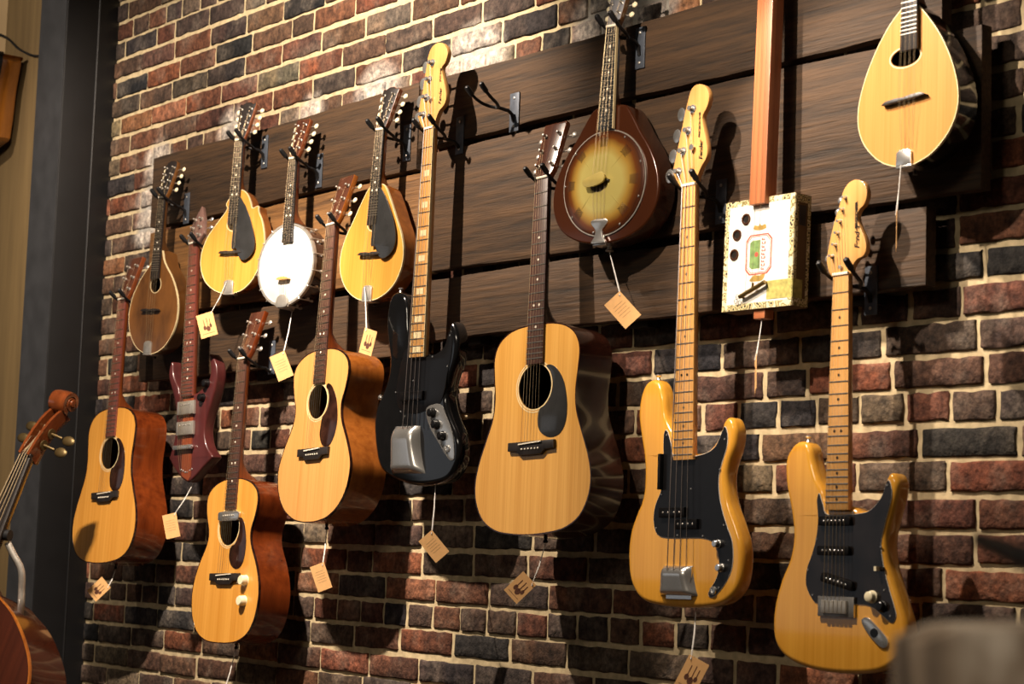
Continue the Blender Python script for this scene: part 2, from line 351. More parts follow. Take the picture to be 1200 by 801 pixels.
PAL = [(lin(98, 66, 52), 22), (lin(92, 70, 58), 22), (lin(80, 66, 58), 22), (lin(118, 74, 54), 12), (lin(68, 60, 56), 14), (lin(50, 48, 48), 10), (lin(132, 92, 66), 5), (lin(108, 96, 80), 8)]
SMEAR = [(-5.475, 2.88, 0.125), (-5.02, 2.87, 0.088), (-4.66, 2.87, 0.138), (-5.99, 2.85, 0.112), (-6.03, 2.72, 0.112), (-6.05, 2.62, 0.100), (-4.2, 2.885, 0.163), (-3.66, 2.885, 0.150), (-3.48, 2.895, 0.112)]
def build_bricks():
    bm = NB(); lay = bm.verts.layers.float_color.new('tint')
    rnd = random.Random(21)
    # mortar bed: fine grid where old cement smears it, plain elsewhere
    mt_ = lin(204, 186, 148); ym = .0045
    def quad(a, b, c, d):
        v = [bm.verts.new(p) for p in ((a, ym, c), (b, ym, c), (b, ym, d), (a, ym, d))]
        for q in v: q[lay] = mt_
        bm.faces.new(v).material_index = 1
    xa, xb, za, zb_ = -6.40, -3.30, 2.50, 3.05
    quad(-6.45, .8, 0, za); quad(-6.45, .8, zb_, 4.3); quad(-6.45, xa, za, zb_); quad(xb, .8, za, zb_)
    nx, nz = 124, 22; G = []
    for j in range(nz+1):
        row = []
        for i in range(nx+1):
            px, pz = xa+(xb-xa)*i/nx, za+(zb_-za)*j/nz; tt = mt_
            for sx, sz, sr in SMEAR:
                d_ = math.hypot(px-sx, (pz-sz)*1.3)/sr
                if d_ < 1: f_ = min(1, 2.2*(1-d_))*rnd.uniform(.7, 1); tt = tuple(a+(b-a)*f_ for a, b in zip(tt, lin(172, 170, 166)))
            q = bm.verts.new((px, ym, pz)); q[lay] = tt; row.append(q)
        G.append(row)
    for j in range(nz):
        for i in range(nx): bm.faces.new((G[j][i], G[j][i+1], G[j+1][i+1], G[j+1][i])).material_index = 1
    P = .0713; z00 = 1.341
    k = -19
    while z00+k*P < 4.3:
        zb = z00+k*P
        header = (k % 7 == 0)
        pitch = .1185 if header else .237
        x = -6.42+(rnd.uniform(0, .03)) - (0.0 if header else (.1185 if k % 2 else .0)) - .06*(k % 3 == 1)
        wob = rnd.uniform(0, 6)
        while x < .8:
            w = pitch*rnd.uniform(.95, 1.05)
            if not header and rnd.random() < .10: w *= .55
            x0, x1 = x+.006*rnd.uniform(.6, 1.3), x+w-.006*rnd.uniform(.6, 1.3)
            x += w
            if x1 < -6.40 or zb < -.01: continue
            x0 = max(x0, -6.42)
            if x1-x0 < .03: continue
            dz = .0025*math.sin(x*2.3+wob)+rnd.uniform(-.0012, .0012)
            z0, z1 = zb+.0058+dz+rnd.uniform(-.001, .0015), zb+P-.0058+dz+rnd.uniform(-.0015, .001)
            c = rnd.choices([p[0] for p in PAL], [p[1] for p in PAL])[0]
            s = rnd.uniform(.75, 1.2); tint = (c[0]*s, c[1]*s*rnd.uniform(.93, 1.07), c[2]*s*rnd.uniform(.9, 1.1), 1)
            split = (not header) and rnd.random() < .3
            tint2 = tint if not split else tuple(t*q for t, q in zip(tint, (.62, .7, .8, 1)))
            far = x0 > -1.9 or zb < .85
            if far: us, ts = [0, .5, 1], [0, .5, 1]
            else:
                m_ = max(2, int((x1-x0)/.026)); eu = .0045/(x1-x0); et = .0045/(z1-z0)
                us = [0, eu]+[eu+(1-2*eu)*i/m_ for i in range(1, m_)]+[1-eu, 1]; ts = [0, et, .36, .64, 1-et, 1]
            nx, nz = len(us)-1, len(ts)-1
            y = -rnd.uniform(.000, .004); G = []
            tlt = rnd.uniform(-.0012, .0012)
            for j, t in enumerate(ts):
                row = []
                for i, u in enumerate(us):
                    e = (i in (0, nx)) + (j in (0, nz))
                    jx = rnd.uniform(-.0013, .0013); jz = rnd.uniform(-.0013, .0013)
                    px, pz = x0+(x1-x0)*u+jx, z0+(z1-z0)*t+jz
                    if e == 1 and rnd.random() < .5:
                        q_ = rnd.uniform(0, .0035)
                        if i == 0: px += q_
                        elif i == nx: px -= q_
                        elif j == 0: pz += q_
                        else: pz -= q_
                    if e == 2: px += (.0018 if i == 0 else -.0018); pz += (.0014 if j == 0 else -.0014)
                    yy = y+tlt*(u-.5)+rnd.uniform(-.0009, .0009)+(.0030 if e else 0)
                    vv = bm.verts.new((px, yy, pz)); tt = tint if u < .5 else tint2
                    for sx, sz, sr in SMEAR:
                        d_ = math.hypot(px-sx, (pz-sz)*1.3)/sr
                        if d_ < 1:
                            f_ = min(1, 2.4*(1-d_))*rnd.uniform(.6, 1); g_ = lin(196, 192, 184); tt = tuple(a+(b_-a)*f_ for a, b_ in zip(tt, g_))
                    vv[lay] = tt
                    row.append(vv)
                G.append(row)
            for j in range(nz):
                for i in range(nx):
                    bm.faces.new((G[j][i], G[j][i+1], G[j+1][i+1], G[j+1][i]))
            per = G[0]+[G[j][nx] for j in range(1, nz+1)]+G[nz][-2::-1]+[G[j][0] for j in range(nz-1, 0, -1)]
            cxm, czm = (x0+x1)/2, (z0+z1)/2
            bk = []
            for p in per:
                q = bm.verts.new((p.co.x+(cxm-p.co.x)*-.01, .010, p.co.z)); q[lay] = p[lay]; bk.append(q)
            n = len(per)
            for i in range(n): bm.faces.new((per[i], bk[i], bk[(i+1) % n], per[(i+1) % n]))
        k += 1
    o = struct('wall_back', bm, ['brick', 'mortar'], 60)
build_bricks()
bm = NB(); box(bm, -9.5, .9, -7.0, .12, -.1, 0); struct('floor', bm, 'floor')
bm = NB(); box(bm, -9.5, -6.5, -.148, .12, 0, 4.3); struct('wall_left', bm, 'plaster')
bm = NB(); box(bm, -6.94, -6.571, -.172, -.149, 0, 4.3, 0, .006); struct('trim_1', bm, 'tan_board')
# steel column: black paint, front face greyed for light falling there, welded side seam
bm = NB(); box(bm, -6.57, -6.352, -.198, .011, 0, 4.3, 1, .004)
box(bm, -6.568, -6.356, -.2005, -.197, 0, 4.3, 0)
tube(bm, [(-6.352, -.0735, 0), (-6.352, -.0735, 4.3)], .004, 8, 1)
struct('trim_2', bm, ['steel_lit_front', 'steel_black'])

# barn boards
def plank_mat():
    m = wood('rough sawn barn wood', lin(24, 17, 10), lin(84, 59, 34), (7, 120, 120), .75, 0, (1.2, 14, 30), 1.0, (.30, .70))
    return m
MT['plank'] = plank_mat(); MT['plank_dark'] = plain('dark cleat wood', lin(30, 22, 15), .9)
MT['plank_warm'] = wood('warmer barn wood', lin(62, 40, 18), lin(146, 102, 54), (6, 110, 110), .72, 0, (1.2, 14, 30), 1.0, (.30, .70))
def plank(label, x0, x1, z0, z1, mat, sag=0., seed=0):
    rnd = random.Random(seed); n = 26; top = []; bot = []
    for i in range(n+1):
        t = i/n; x = x0+(x1-x0)*t
        top.append((x, z1+.003*math.sin(t*7+seed)+rnd.uniform(-.0015, .0015))); bot.append((x, z0+sag*math.sin(PI*t)+.003*math.sin(t*9+seed*2)+rnd.uniform(-.0015, .0015)))
    bm = NB(); cxm, czm = (x0+x1)/2, (z0+z1)/2
    prism(bm, [(x-cxm, z-czm) for x, z in bot+top[::-1]], -.078, -.0455, 0, .003)
    # saw-cut crack and nail heads belong to the surface
    o = obj('barn_board', bm, mat); o.location = (cxm, 0, czm)
    tag(o, label, 'board', 'barn boards fixed across the brick wall')
plank('dark rough barn board at the upper left, behind the banjo headstock', -5.875, -4.345, 2.595, 2.833, 'plank', 0, 1)
plank('rough barn board along the top right, holding the empty iron hanger', -4.339, -2.522, 2.648, 2.830, 'plank', 0, 2)
plank('warm brown barn board in the middle left, behind the banjo rim', -5.87, -4.265, 2.294, 2.580, 'plank_warm', 0, 3)
plank('wide barn board in the middle right, behind the sunburst resonator instrument', -4.255, -2.421, 2.298, 2.630, 'plank', 0, 4)
plank('lowest barn board on the left, behind the headstock with the bent hanger', -5.90, -4.30, 2.082, 2.270, 'plank', 0, 5)
plank('lowest barn board on the right, above the natural bass guitar body', -4.292, -2.557, 2.112, 2.276, 'plank', 0, 6)
# upright cleats that stand the boards off the bricks
for x in (-5.70, -5.05, -4.50, -4.10, -3.45, -2.75):
    bm = NB(); box(bm, -.03, .03, -.0445, -.0075, -.36, .36); o = obj('wooden_cleat', bm, 'plank_dark'); o.location = (x, 0, 2.455)
    tag(o, 'dark upright cleat behind the barn boards, holding them off the bricks', 'cleat', 'cleats behind the barn boards')

# ------------------------------------------------------------------ instrument helpers
POSE = {
'dreadleft': ([-5.8461, -0.182, 2.3431], [0.9947, 0.0905, 0.049], [-0.0548, 0.0637, 0.9965], 0.8704),
'om': ([-5.0524, -0.182, 2.1008], [0.9979, 0.0545, 0.0348], [-0.038, 0.0599, 0.9975], 0.8408),
'ooo': ([-4.601, -0.182, 2.4535], [0.9992, 0.0026, 0.039], [-0.0391, 0.0657, 0.9971], 0.8431),
'dread': ([-3.6604, -0.187, 2.4625], [0.9931, 0.1071, 0.0469], [-0.0527, 0.0518, 0.9973], 0.8756),
'jazz': ([-4.1458, -0.182, 2.6596], [0.9999, -0.0001, -0.0115], [0.0115, 0.0107, 0.9999], 0.9426),
'pb': ([-3.1463, -0.182, 2.3795], [0.9999, 0.0002, 0.0166], [-0.0166, 0.0107, 0.9998], 0.938),
'strat': ([-2.6996, -0.172, 2.1392], [1.0, 0.0001, 0.0089], [-0.0089, 0.0125, 0.9999], 0.8047),
'elec': ([-5.3864, -0.182, 2.4819], [0.9953, 0.0877, 0.0421], [-0.0434, 0.0135, 0.999], 0.7446),
'm4': ([-5.1505, -0.172, 2.7772], [0.9397, 0.3416, -0.018], [0.0076, 0.0317, 0.9995], 0.4764),
'm8': ([-4.3904, -0.172, 2.6952], [0.9871, 0.1553, -0.0379], [0.0334, 0.0318, 0.9989], 0.4748),
'md': ([-5.6262, -0.172, 2.6574], [0.9811, 0.1898, -0.0364], [0.0314, 0.0296, 0.9991], 0.5109),
'banjo': ([-4.8354, -0.172, 2.6763], [0.9848, 0.1736, -0.0029], [-0.003, 0.0339, 0.9994], 0.4456),
'reso': ([-3.434, -0.172, 2.7993], [0.9901, 0.1386, -0.0211], [0.0173, 0.0287, 0.9994], 0.5261),
'mandola': ([-2.5213, -0.177, 2.8901], [0.9984, 0.053, 0.018], [-0.0199, 0.0361, 0.9991], 0.5576),
}
SCL = .993
class Inst:
    """root at the tail end of the body; parts are drawn with the nut at (0,0,0): x right, -y towards the viewer, z up the neck"""
    def __init__(s, name, key, label, cat, group=None, pose=None):
        N, u, v, L = pose or POSE[key]; s.k = 1.0 if pose else SCL
        u, v = Vector(u), Vector(v); v.normalize(); u = (u-v*u.dot(v)).normalized(); n = u.cross(v)
        M = Matrix((u, -n, v)).transposed().to_4x4(); M.translation = Vector(N)-v*L*s.k; M = M @ Matrix.Diagonal((s.k, s.k, s.k, 1))
        s.root = empty(name, label, cat, (0, 0, 0), group); s.root.matrix_world = M; s.L = L
        s.N = Vector(N); s.o = (0, 0, L)
    def part(s, name, bm, mats, label=None, rot=None, loc=None, sharp=38):
        o = obj(name, bm, mats, s.root, loc or s.o, rot, sharp)
        if label: o['label'] = label
        return o
    def sub(s, name, bm, mats, parent, label=None, sharp=38):
        o = obj(name, bm, mats, parent, None, None, sharp)
        if label: o['label'] = label
        return o

def add_neck(I, w0, w1, zfb, zj, scale, nfr, mneck, mfb, fbt=.006, d0=.020, d1=.022, heel=0., heel_len=.05, marks=(3, 5, 7, 9, 12, 15), mmark='bone', mfret='fret', binding=False, block=False, round_marks=True):
    def wid(z): return w0+(w1-w0)*(-z/-zfb if zfb else 0)
    bm = NB(); rings = []
    n = 16
    for i in range(n+1):
        z = zj*i/n; w = wid(z); d = d0+(d1-d0)*i/n
        hz = max(0, 1-(z-zj)/heel_len)
        d += heel*hz**2.2
        ww = w
        row = [(-ww/2, fbt), (ww/2, fbt)]+[(ww/2*math.cos(a*PI/8), fbt+d*math.sin(a*PI/8)**.9) for a in range(1, 8)]
        rings.append([bm.verts.new((x, y, z)) for x, y in row])
    for a, b in zip(rings, rings[1:]): ring_faces(bm, a, b)
    cap(bm, rings[0]); cap(bm, rings[-1])
    neck = I.part('neck', bm, mneck)
    bm = NB(); zz = zfb; prism(bm, [(-w0/2, 0), (-w1/2, zz), (w1/2, zz), (w0/2, 0)], 0, fbt, 0, .0008)
    fb = I.part('fingerboard', bm, mfb)
    for k in range(1, nfr+1):
        z = -scale*(1-2**(-k/12)); w = wid(z)
        if z < zfb+.003: break
        bm = NB(); box(bm, -w/2+.0004, w/2-.0004, -.0011, .0004, z-.0011, z+.0011); I.sub('fret', bm, mfret, fb)
    zf = lambda k: -scale*(1-2**(-k/12))
    for k in marks:
        z = (zf(k)+zf(k-1))/2
        if z < zfb: break
        r = .0032
        if block:
            bm = NB(); w = wid(z); box(bm, -w*.30, w*.30, -.0005, .0006, z-.008, z+.008); I.sub('position_marker', bm, mmark, fb); continue
        for x in ((-.009, .009) if k == 12 else (0,)):
            bm = NB(); prism(bm, circle(x, z, r, 10), -.0005, .001); I.sub('position_marker', bm, mmark, fb)
    if binding:
        bm = NB()
        for s in (-1, 1):
            prism(bm, [(s*(w0/2-.001), 0), (s*(w1/2-.001), zz), (s*(w1/2+.0008), zz), (s*(w0/2+.0008), 0)], -.0003, fbt)
        I.sub('edge_binding', bm, 'cream', fb)
    bm = NB(); box(bm, -w0/2, w0/2, -.003, .006, -.001, .0045, 0, .0006); I.part('nut', bm, 'bone')
    return neck, fb

def tuner_side(I, head, x, z, y0, t, side, hw, mbut, mpost='nickel', r=.0035, bl=.011, br=.0085, label=None):
    """guitar machine: post through the face, button out to the side behind the head"""
    bm = NB()
    lathe(bm, [(r*1.6, 0), (r*1.6, -.002), (r, -.003), (r, -.012), (r*.6, -.013), (.0001, -.013)][::-1], (x, y0, z), (0, 1, 0), 10, 0)
    yb = y0+t+.003
    tube(bm, [(x, y0+t-.002, z), (x, yb, z), (side*(hw+.004), yb, z), (side*(hw+.012), yb, z)], .0022, 6, 0)
    ball(bm, (side*(hw+.012+bl*.5), yb, z), bl*.8, .0045, br, 1, 10)
    return I.sub('tuning_peg', bm, [mpost, mbut], head, label)

def strings(I, nut_w, br_w, zb, yb, n, r, posts, mat='string', tail=None, pairs=False, nut_y=-.0028, col=None):
    for i in range(n):
        if pairs:
            q = (i//2)/(n//2-1); off = (i % 2-.5)*.0022
            xn = -nut_w/2+nut_w*q+off; xb = -br_w/2+br_w*q+off*1.6
        else:
            t = i/(n-1) if n > 1 else .5; xn = -nut_w/2+nut_w*t; xb = -br_w/2+br_w*t
        pts = []
        if tail: pts.append((xb*tail[2], tail[1], tail[0]))
        pts += [(xb, yb, zb), (xn, nut_y, .002)]
        if posts: pts.append(posts[i])
        bm = NB(); rr = r[i] if isinstance(r, (list, tuple)) else r
        tube(bm, pts, rr, 5); I.part('string', bm, mat)

def headplate(I, pts, t, tilt, mats, y0=.003, bev=.0012):
    bm = NB(); prism(bm, ccw(pts), y0, y0+t, 0, bev, 1 if len(mats) > 1 else None)
    return I.part('headstock', bm, mats, rot=(-math.radians(tilt), 0, 0))
def tilted(x, y, z, deg):
    a = -math.radians(deg); return (x, y*math.cos(a)-z*math.sin(a), y*math.sin(a)+z*math.cos(a))

GUIT_HEAD = mm([(-22, -2), (-23, 6), (-31, 22), (-37.5, 150), (-36, 156), (36, 156), (37.5, 150), (31, 22), (23, 6), (22, -2)])
def acoustic(name, key, label, half, hole_z, hole_r, depth, zfb, scale, bridge_z, m, pg, side='mahogany', pgm='tortoise', head=('head_dark', 'neck_mahogany'), fbm='fb_rosewood', buttons='nickel', pins='bone', hx=0., neckm='neck_mahogany', nutw=.044, bw=.077, marks=(5, 7, 9, 12, 15), bind='tortoise'):
    I = Inst(name, key, label, 'guitar')
    out = ccw(cr(mm(mirror(half)), 5)); yt = .006
    hole = circle(hx, hole_z, hole_r, 36)
    bm = NB(); holed(bm, offset(out, -.0005), [hole], yt, yt+.003); I.part('soundboard', bm, m)
    bm = NB(); shell(bm, out, yt+.0035, yt+depth, .008); I.part('body_shell', bm, side)
    bm = NB(); holed(bm, offset(out, .0006), [offset(out, -.0025)], yt-.0003, yt+.006); I.part('binding', bm, bind)
    bm = NB(); holed(bm, circle(hx, hole_z, hole_r+.009, 36), [circle(hx, hole_z, hole_r+.0065, 36)], yt-.0004, yt+.001)
    holed(bm, circle(hx, hole_z, hole_r+.0035, 36), [circle(hx, hole_z, hole_r+.0005, 36)], yt-.0004, yt+.001); I.part('rosette', bm, 'cream')
    neckj = half[0][1]/1000
    add_neck(I, nutw, .056, zfb, neckj, scale, 20, neckm, fbm, heel=.062, heel_len=.06, marks=marks)
    if pg:
        bm = NB(); prism(bm, ccw(cr(mm(pg), 4)), yt-.0012, yt+.0008, 0, .0003); I.part('pickguard', bm, pgm)
    z = bridge_z
    bm = NB(); b = [(-bw, z+.013), (bw, z+.013), (bw, z-.008), (bw*.62, z-.0095), (bw*.45, z-.020), (-bw*.45, z-.020), (-bw*.62, z-.0095), (-bw, z-.008)]
    prism(bm, b, yt-.009, yt+.0008, 0, .002); br = I.part('bridge', bm, 'ebony')
    bm = NB(); prism(bm, [(-.038, z+.005), (.038, z+.009), (.038, z+.0118), (-.038, z+.0078)], yt-.0125, yt-.006); I.sub('saddle', bm, 'bone', br)
    for i in range(6):
        bm = NB(); ball(bm, (-.0275+.011*i, yt-.0095, z-.0055), .0026, .0026, .0026, 0, 8); I.sub('bridge_pin', bm, pins, br)
    hd = headplate(I, GUIT_HEAD, .015, 15, head)
    posts = []
    P = {}
    for s in (-1, 1):
        for k, zz in enumerate((.036, .079, .122)):
            tuner_side(I, hd, s*.024, zz, .003, .015, s, .033+.003*k, buttons)
            P[(s, k)] = tilted(s*.021, -.004, zz, 15)
    posts = [P[(-1, 0)], P[(-1, 1)], P[(-1, 2)], P[(1, 2)], P[(1, 1)], P[(1, 0)]]
    strings(I, .036, .055, z+.008, yt-.013, 6, [.0005, .00045, .0004, .0003, .00025, .00025], posts)
    bm = NB(); zz = half[-1][1]/1000; lathe(bm, [(.005, 0), (.005, -.004), (.0032, -.007), (.0065, -.012), (.005, -.016), (.0001, -.017)], (0, yt+depth*.5, zz+.002), (0, 0, 1), 12); I.part('end_pin', bm, 'black_plastic')
    return I

def arc(cx, cz, r, a0, a1, n=7): return [(cx+r*math.cos(math.radians(a0+(a1-a0)*i/n)), cz+r*math.sin(math.radians(a0+(a1-a0)*i/n))) for i in range(n+1)]

DREAD = [(0, -364), (55, -366), (98, -377), (130, -400), (145, -436), (142, -487), (137, -535), (142, -585), (162, -637), (184, -692), (195, -742), (189, -790), (162, -835), (116, -861), (60, -871), (0, -874)]
acoustic('acoustic_guitar', 'dread', 'large amber-topped acoustic guitar with plain dark slate pickguard, hanging centre under the sunburst resonator instrument', DREAD, -.517, .055, .112, -.4625, .655, -.663, 'spruce',
         arc(0, -517, 60, 52, -72)+[(14, -602), (24, -628), (55, -643), (88, -637), (107, -610), (110, -565), (98, -515), (75, -482), (52, -468)], 'rosewood', 'slate', neckm='rosewood', bind='rosewood', head=('head_dark', 'neck_mahogany'))
acoustic('acoustic_guitar', 'dreadleft', 'amber acoustic guitar with dark pickguard hanging next to the black steel column', [(x*.97, z) for x, z in DREAD], -.515, .052, .120, -.460, .648, -.655, 'spruce_gold',
         arc(0, -515, 56, 52, -72)+[(14, -598), (22, -626), (48, -643), (76, -636), (93, -608), (97, -560), (88, -512), (68, -482), (48, -468)], 'mahogany', 'tortoise', fbm='fb_red')
OOO = [(0, -358), (50, -360), (95, -372), (128, -395), (140, -428), (132, -475), (117, -520), (124, -565), (155, -620), (178, -670), (183, -705), (172, -755), (140, -800), (90, -830), (40, -841), (0, -843)]
acoustic('acoustic_guitar', 'ooo', 'small-waisted pale honey acoustic guitar with light mahogany sides, hanging left of the black bass', OOO, -.506, .048, .118, -.455, .648, -.650, 'spruce_pale',
         arc(0, -506, 53, 50, -60)+[(22, -575), (20, -600), (34, -628), (58, -636), (82, -626), (100, -590), (102, -550), (90, -505), (66, -470), (45, -458)], 'mahogany_light', 'tortoise', buttons='ivory', head=('head_dark', 'mahogany_light'), hx=-.004)
OM = [(0, -359), (45, -361), (88, -372), (122, -394), (135, -425), (128, -470), (112, -515), (118, -555), (150, -610), (170, -660), (176, -708), (165, -765), (135, -810), (88, -834), (40, -841), (0, -842)]
IO = acoustic('acoustic_guitar', 'om', 'gold-topped acoustic guitar with two cream knobs and a chrome pickup across its soundhole', OM, -.505, .052, .110, -.452, .648, -.652, 'spruce_gold',
         [(52, -478), (72, -490), (88, -530), (92, -570), (82, -610), (56, -626), (26, -618), (8, -590), (14, -562), (34, -552), (50, -525)], 'mahogany', 'tortoise', hx=-.004, head=('head_dark', 'mahogany'))
for z in (-.660, -.719):
    bm = NB(); lathe(bm, [(.017, .004), (.017, .0015), (.0155, 0), (.0145, -.015), (.0125, -.018), (.0001, -.0185)][::-1], (.103, .005, z), (0, 1, 0), 20); IO.part('control_knob', bm, 'ivory')
bm = NB(); prism(bm, ccw(cr([(-.052, -.459), (-.056, -.470), (-.050, -.484), (-.02, -.486), (.02, -.486), (.048, -.484), (.054, -.470), (.050, -.459), (.02, -.457), (-.02, -.457)], 3)), -.004, .005, 0, .002); po = IO.part('pickup', bm, 'chrome')
for i in range(6):
    bm = NB(); lathe(bm, [(.0001, -.0015), (.003, -.001), (.003, .002)], (-.0275+.011*i, -.0045, -.470), (0, 1, 0), 8); IO.sub('pole_screw', bm, 'nickel', po)
bm = NB(); lathe(bm, [(.0075, 0), (.0075, .004), (.005, .006), (.0001, .0061)], (.120, .065, -.800), (.75, 0, -.66), 12); IO.part('output_jack', bm, 'chrome')

# ------------------------------------------------------------------ solid-body instruments
def text_mesh(I, parent, txt, size, x, z, y, shear=0., bold=0., spacing=1., name='lettering', mat='decal'):
    cu = bpy.data.curves.new(name, 'FONT'); cu.body = txt; cu.size = size; cu.shear = shear; cu.extrude = .0002; cu.offset = bold; cu.space_character = spacing
    t = bpy.data.objects.new(name, cu); COL.objects.link(t); bpy.context.view_layer.update()
    me = bpy.data.meshes.new_from_object(t); bpy.data.objects.remove(t); me.materials.clear(); me.materials.append(MT[mat])
    o = bpy.data.objects.new(name, me); COL.objects.link(o); o.parent = parent
    # text x -> +z, text y -> -x, text normal -> -y
    o.matrix_local = Matrix(((0, -1, 0, x), (0, 0, -1, y), (1, 0, 0, z), (0, 0, 0, 1)))
    return o
def inline_tuner(I, hd, x, z, xe, y0, t, big, post='chrome', glint=False):
    bm = NB()
    if big:
        lathe(bm, [(.0001, -.014), (.0055, -.0135), (.0065, -.011), (.005, -.008), (.005, -.003), (.0095, -.002), (.0105, 0)], (x, y0, z), (0, 1, 0), 14, 0)
        tube(bm, [(x, y0+t+.006, z), (xe-.010, y0+t+.006, z), (xe-.020, y0+t+.006, z)], .003, 8, 0)
        prism(bm, circle(xe-.031, z, .013, 14, .0165), y0+t+.0035, y0+t+.0085, 0, .0012)
    else:
        lathe(bm, [(.0001, -.012), (.003, -.0115), (.003, -.003), (.0048, -.0015), (.0048, 0)], (x, y0, z), (0, 1, 0), 10, 0)
        tube(bm, [(x, y0+t+.004, z), (xe-.006, y0+t+.004, z), (xe-.009, y0+t+.004, z)], .002, 6, 0)
        ball(bm, (xe-.0145, y0+t+.004, z), .007, .004, .0085, 0, 10)
    return I.sub('tuning_peg', bm, [post], hd)
def electric_base(I, O, mbody, r, y0, y1, n=4):
    out = ccw(cr(mm(O), n)); bm = NB(); roundbody(bm, out, y0, y1, r); return I.part('body', bm, mbody, sharp=50)
def knob(I, x, z, y, r, h, m):
    bm = NB(); lathe(bm, [(r*1.1, .0), (r*1.08, -.003), (r*.92, -.004), (r*.86, -h), (r*.7, -h-.0015), (.0001, -h-.0017)][::-1], (x, y, z), (0, 1, 0), 18); return I.part('control_knob', bm, m)
def screw_row(I, pts, y, parent, m='chrome'):
    for x, z in mm(pts):
        bm = NB(); ball(bm, (x, y, z), .0026, .0016, .0026, 0, 8); I.sub('screw', bm, m, parent)
def strap_button(I, x, z, y, d):
    bm = NB(); lathe(bm, [(.006, 0), (.004, .004), (.0035, .007), (.0075, .011), (.006, .013), (.0001, .0135)], (x, y, z), d, 12); I.part('strap_button', bm, 'chrome')

HEAD_PB = [(-21, -2), (-33, 4), (-55, 36), (-56, 42), (-47, 74), (-32, 128), (-18, 177), (-6, 212), (6, 227), (26, 229), (46, 219), (57, 197), (52, 174), (39, 157), (38, 140), (50, 98), (55, 72), (51, 54), (36, 38), (23, 15), (19, -2)]
HEAD_ST = [(-21, -2), (-33, 4), (-42, 28), (-42, 44), (-33, 83), (-23, 115), (-10, 147), (-2, 172), (12, 189), (32, 195), (54, 186), (64, 164), (58, 142), (43, 129), (38, 115), (47, 93), (60, 69), (64, 48), (56, 33), (40, 28), (27, 14), (20, -2)]
HEAD_JZ = [(-20, -2), (-34, 5), (-58, 38), (-59, 44), (-53, 78), (-43, 114), (-34, 166), (-26, 204), (-9, 226), (22, 231), (48, 218), (61, 195), (53, 172), (38, 160), (43, 140), (57, 106), (65, 75), (57, 56), (36, 42), (22, 18), (18, -2)]
def fender_head(I, pts, tilt=0):
    bm = NB(); prism(bm, ccw(cr(mm(pts), 4)), .004, .018, 0, .0015); return I.part('headstock', bm, 'maple')
def chrome_cover(I, pts, y, h, name='bridge_cover'):
    """flared stamped cover: pts = (xl_top, xr_top, z_top, xl_bot, xr_bot, z_bot)"""
    a, b, zt, c, d, zb = [p/1000 for p in pts]
    bm = NB(); rings = []
    for k in range(19):
        t = k/18; z = zt+(zb-zt)*t; s = t*t; xl = a+(c-a)*s; xr = b+(d-b)*s
        hh = h*(1-.25*t)*max(.12, 1-max(0, 1-t/.34)**2)**.5*max(.2, 1-max(0, (t-.86)/.14)**2)**.5
        row = []
        for q in range(13):
            w = q/12; x = xl+(xr-xl)*w
            e = min(w, 1-w)*2
            yy = y-hh*min(1, (e*3.2))**.5 if e < .32 else y-hh*(1+.06*math.sin(PI*w))
            row.append(bm.verts.new((x, yy, z)))
        rings.append(row)
    for A, B in zip(rings, rings[1:]):
        for i in range(12): bm.faces.new((A[i], A[i+1], B[i+1], B[i]))
    cap(bm, rings[0]+[bm.verts.new((b, y, zt)), bm.verts.new((a, y, zt))]); cap(bm, rings[-1]+[bm.verts.new((d, y, zb)), bm.verts.new((c, y, zb))], 0, True)
    return I.part(name, bm, 'chrome', sharp=50)

# natural bass
I = Inst('bass_guitar', 'pb', 'natural ash bass guitar with black pickguard, maple neck and chrome bridge cover', 'bass guitar')
PBO = [(-30, -585), (-46, -552), (-60, -532), (-71, -510), (-79, -469), (-93, -440), (-114, -429), (-139, -436), (-157, -465), (-163, -508), (-155, -552), (-142, -604), (-138, -654), (-144, -698), (-163, -733), (-180, -769), (-187, -813), (-183, -863), (-168, -898), (-140, -923), (-98, -934), (-15, -939), (75, -936), (128, -924), (164, -894), (177, -846), (174, -798), (154, -751), (133, -709), (124, -661), (131, -627), (146, -593), (150, -558), (142, -536), (128, -527), (114, -535), (106, -552), (92, -576), (66, -596), (26, -603)]
electric_base(I, PBO, 'ash', .012, .010, .052)
add_neck(I, .043, .062, -.616, -.616, .882, 20, 'maple', 'maple', .007, .018, .022, marks=(3, 5, 7, 9, 12, 15, 17, 19), mmark='decal')
hd = fender_head(I, HEAD_PB)
posts = []
for (x, z), xe in zip([(-36, 37), (-23, 82), (-7, 127), (6, 175)], (-.055, -.045, -.033, -.020)):
    inline_tuner(I, hd, x/1000, z/1000, xe, .004, .014, True); posts.append((x/1000, -.004, z/1000))
bm = NB(); lathe(bm, [(.0001, -.009), (.007, -.0085), (.0075, -.006), (.004, -.005), (.004, 0)], (.011, .004, .085), (0, 1, 0), 14); I.sub('string_retainer', bm, 'chrome', hd)
text_mesh(I, hd, 'Fender', .0155, .040, .054, .0036, .25, .0004, name='script_lettering')
text_mesh(I, hd, 'PRECISION BASS', .0085, .032, .106, .0036, 0, .0002, .92, 'model_lettering')
PG = [(-63, -548), (-72, -560), (-71, -620), (-75, -677), (-94, -713), (-99, -748), (-87, -777), (-50, -786), (41, -786), (81, -791), (101, -805), (111, -839), (104, -873), (81, -903), (86, -914), (104, -907), (132, -880), (150, -846), (149, -798), (129, -757), (110, -709), (104, -661), (113, -626), (127, -592), (129, -565), (121, -548), (114, -557), (95, -588), (66, -603), (26, -609), (-30, -612), (-44, -600), (-50, -575)]
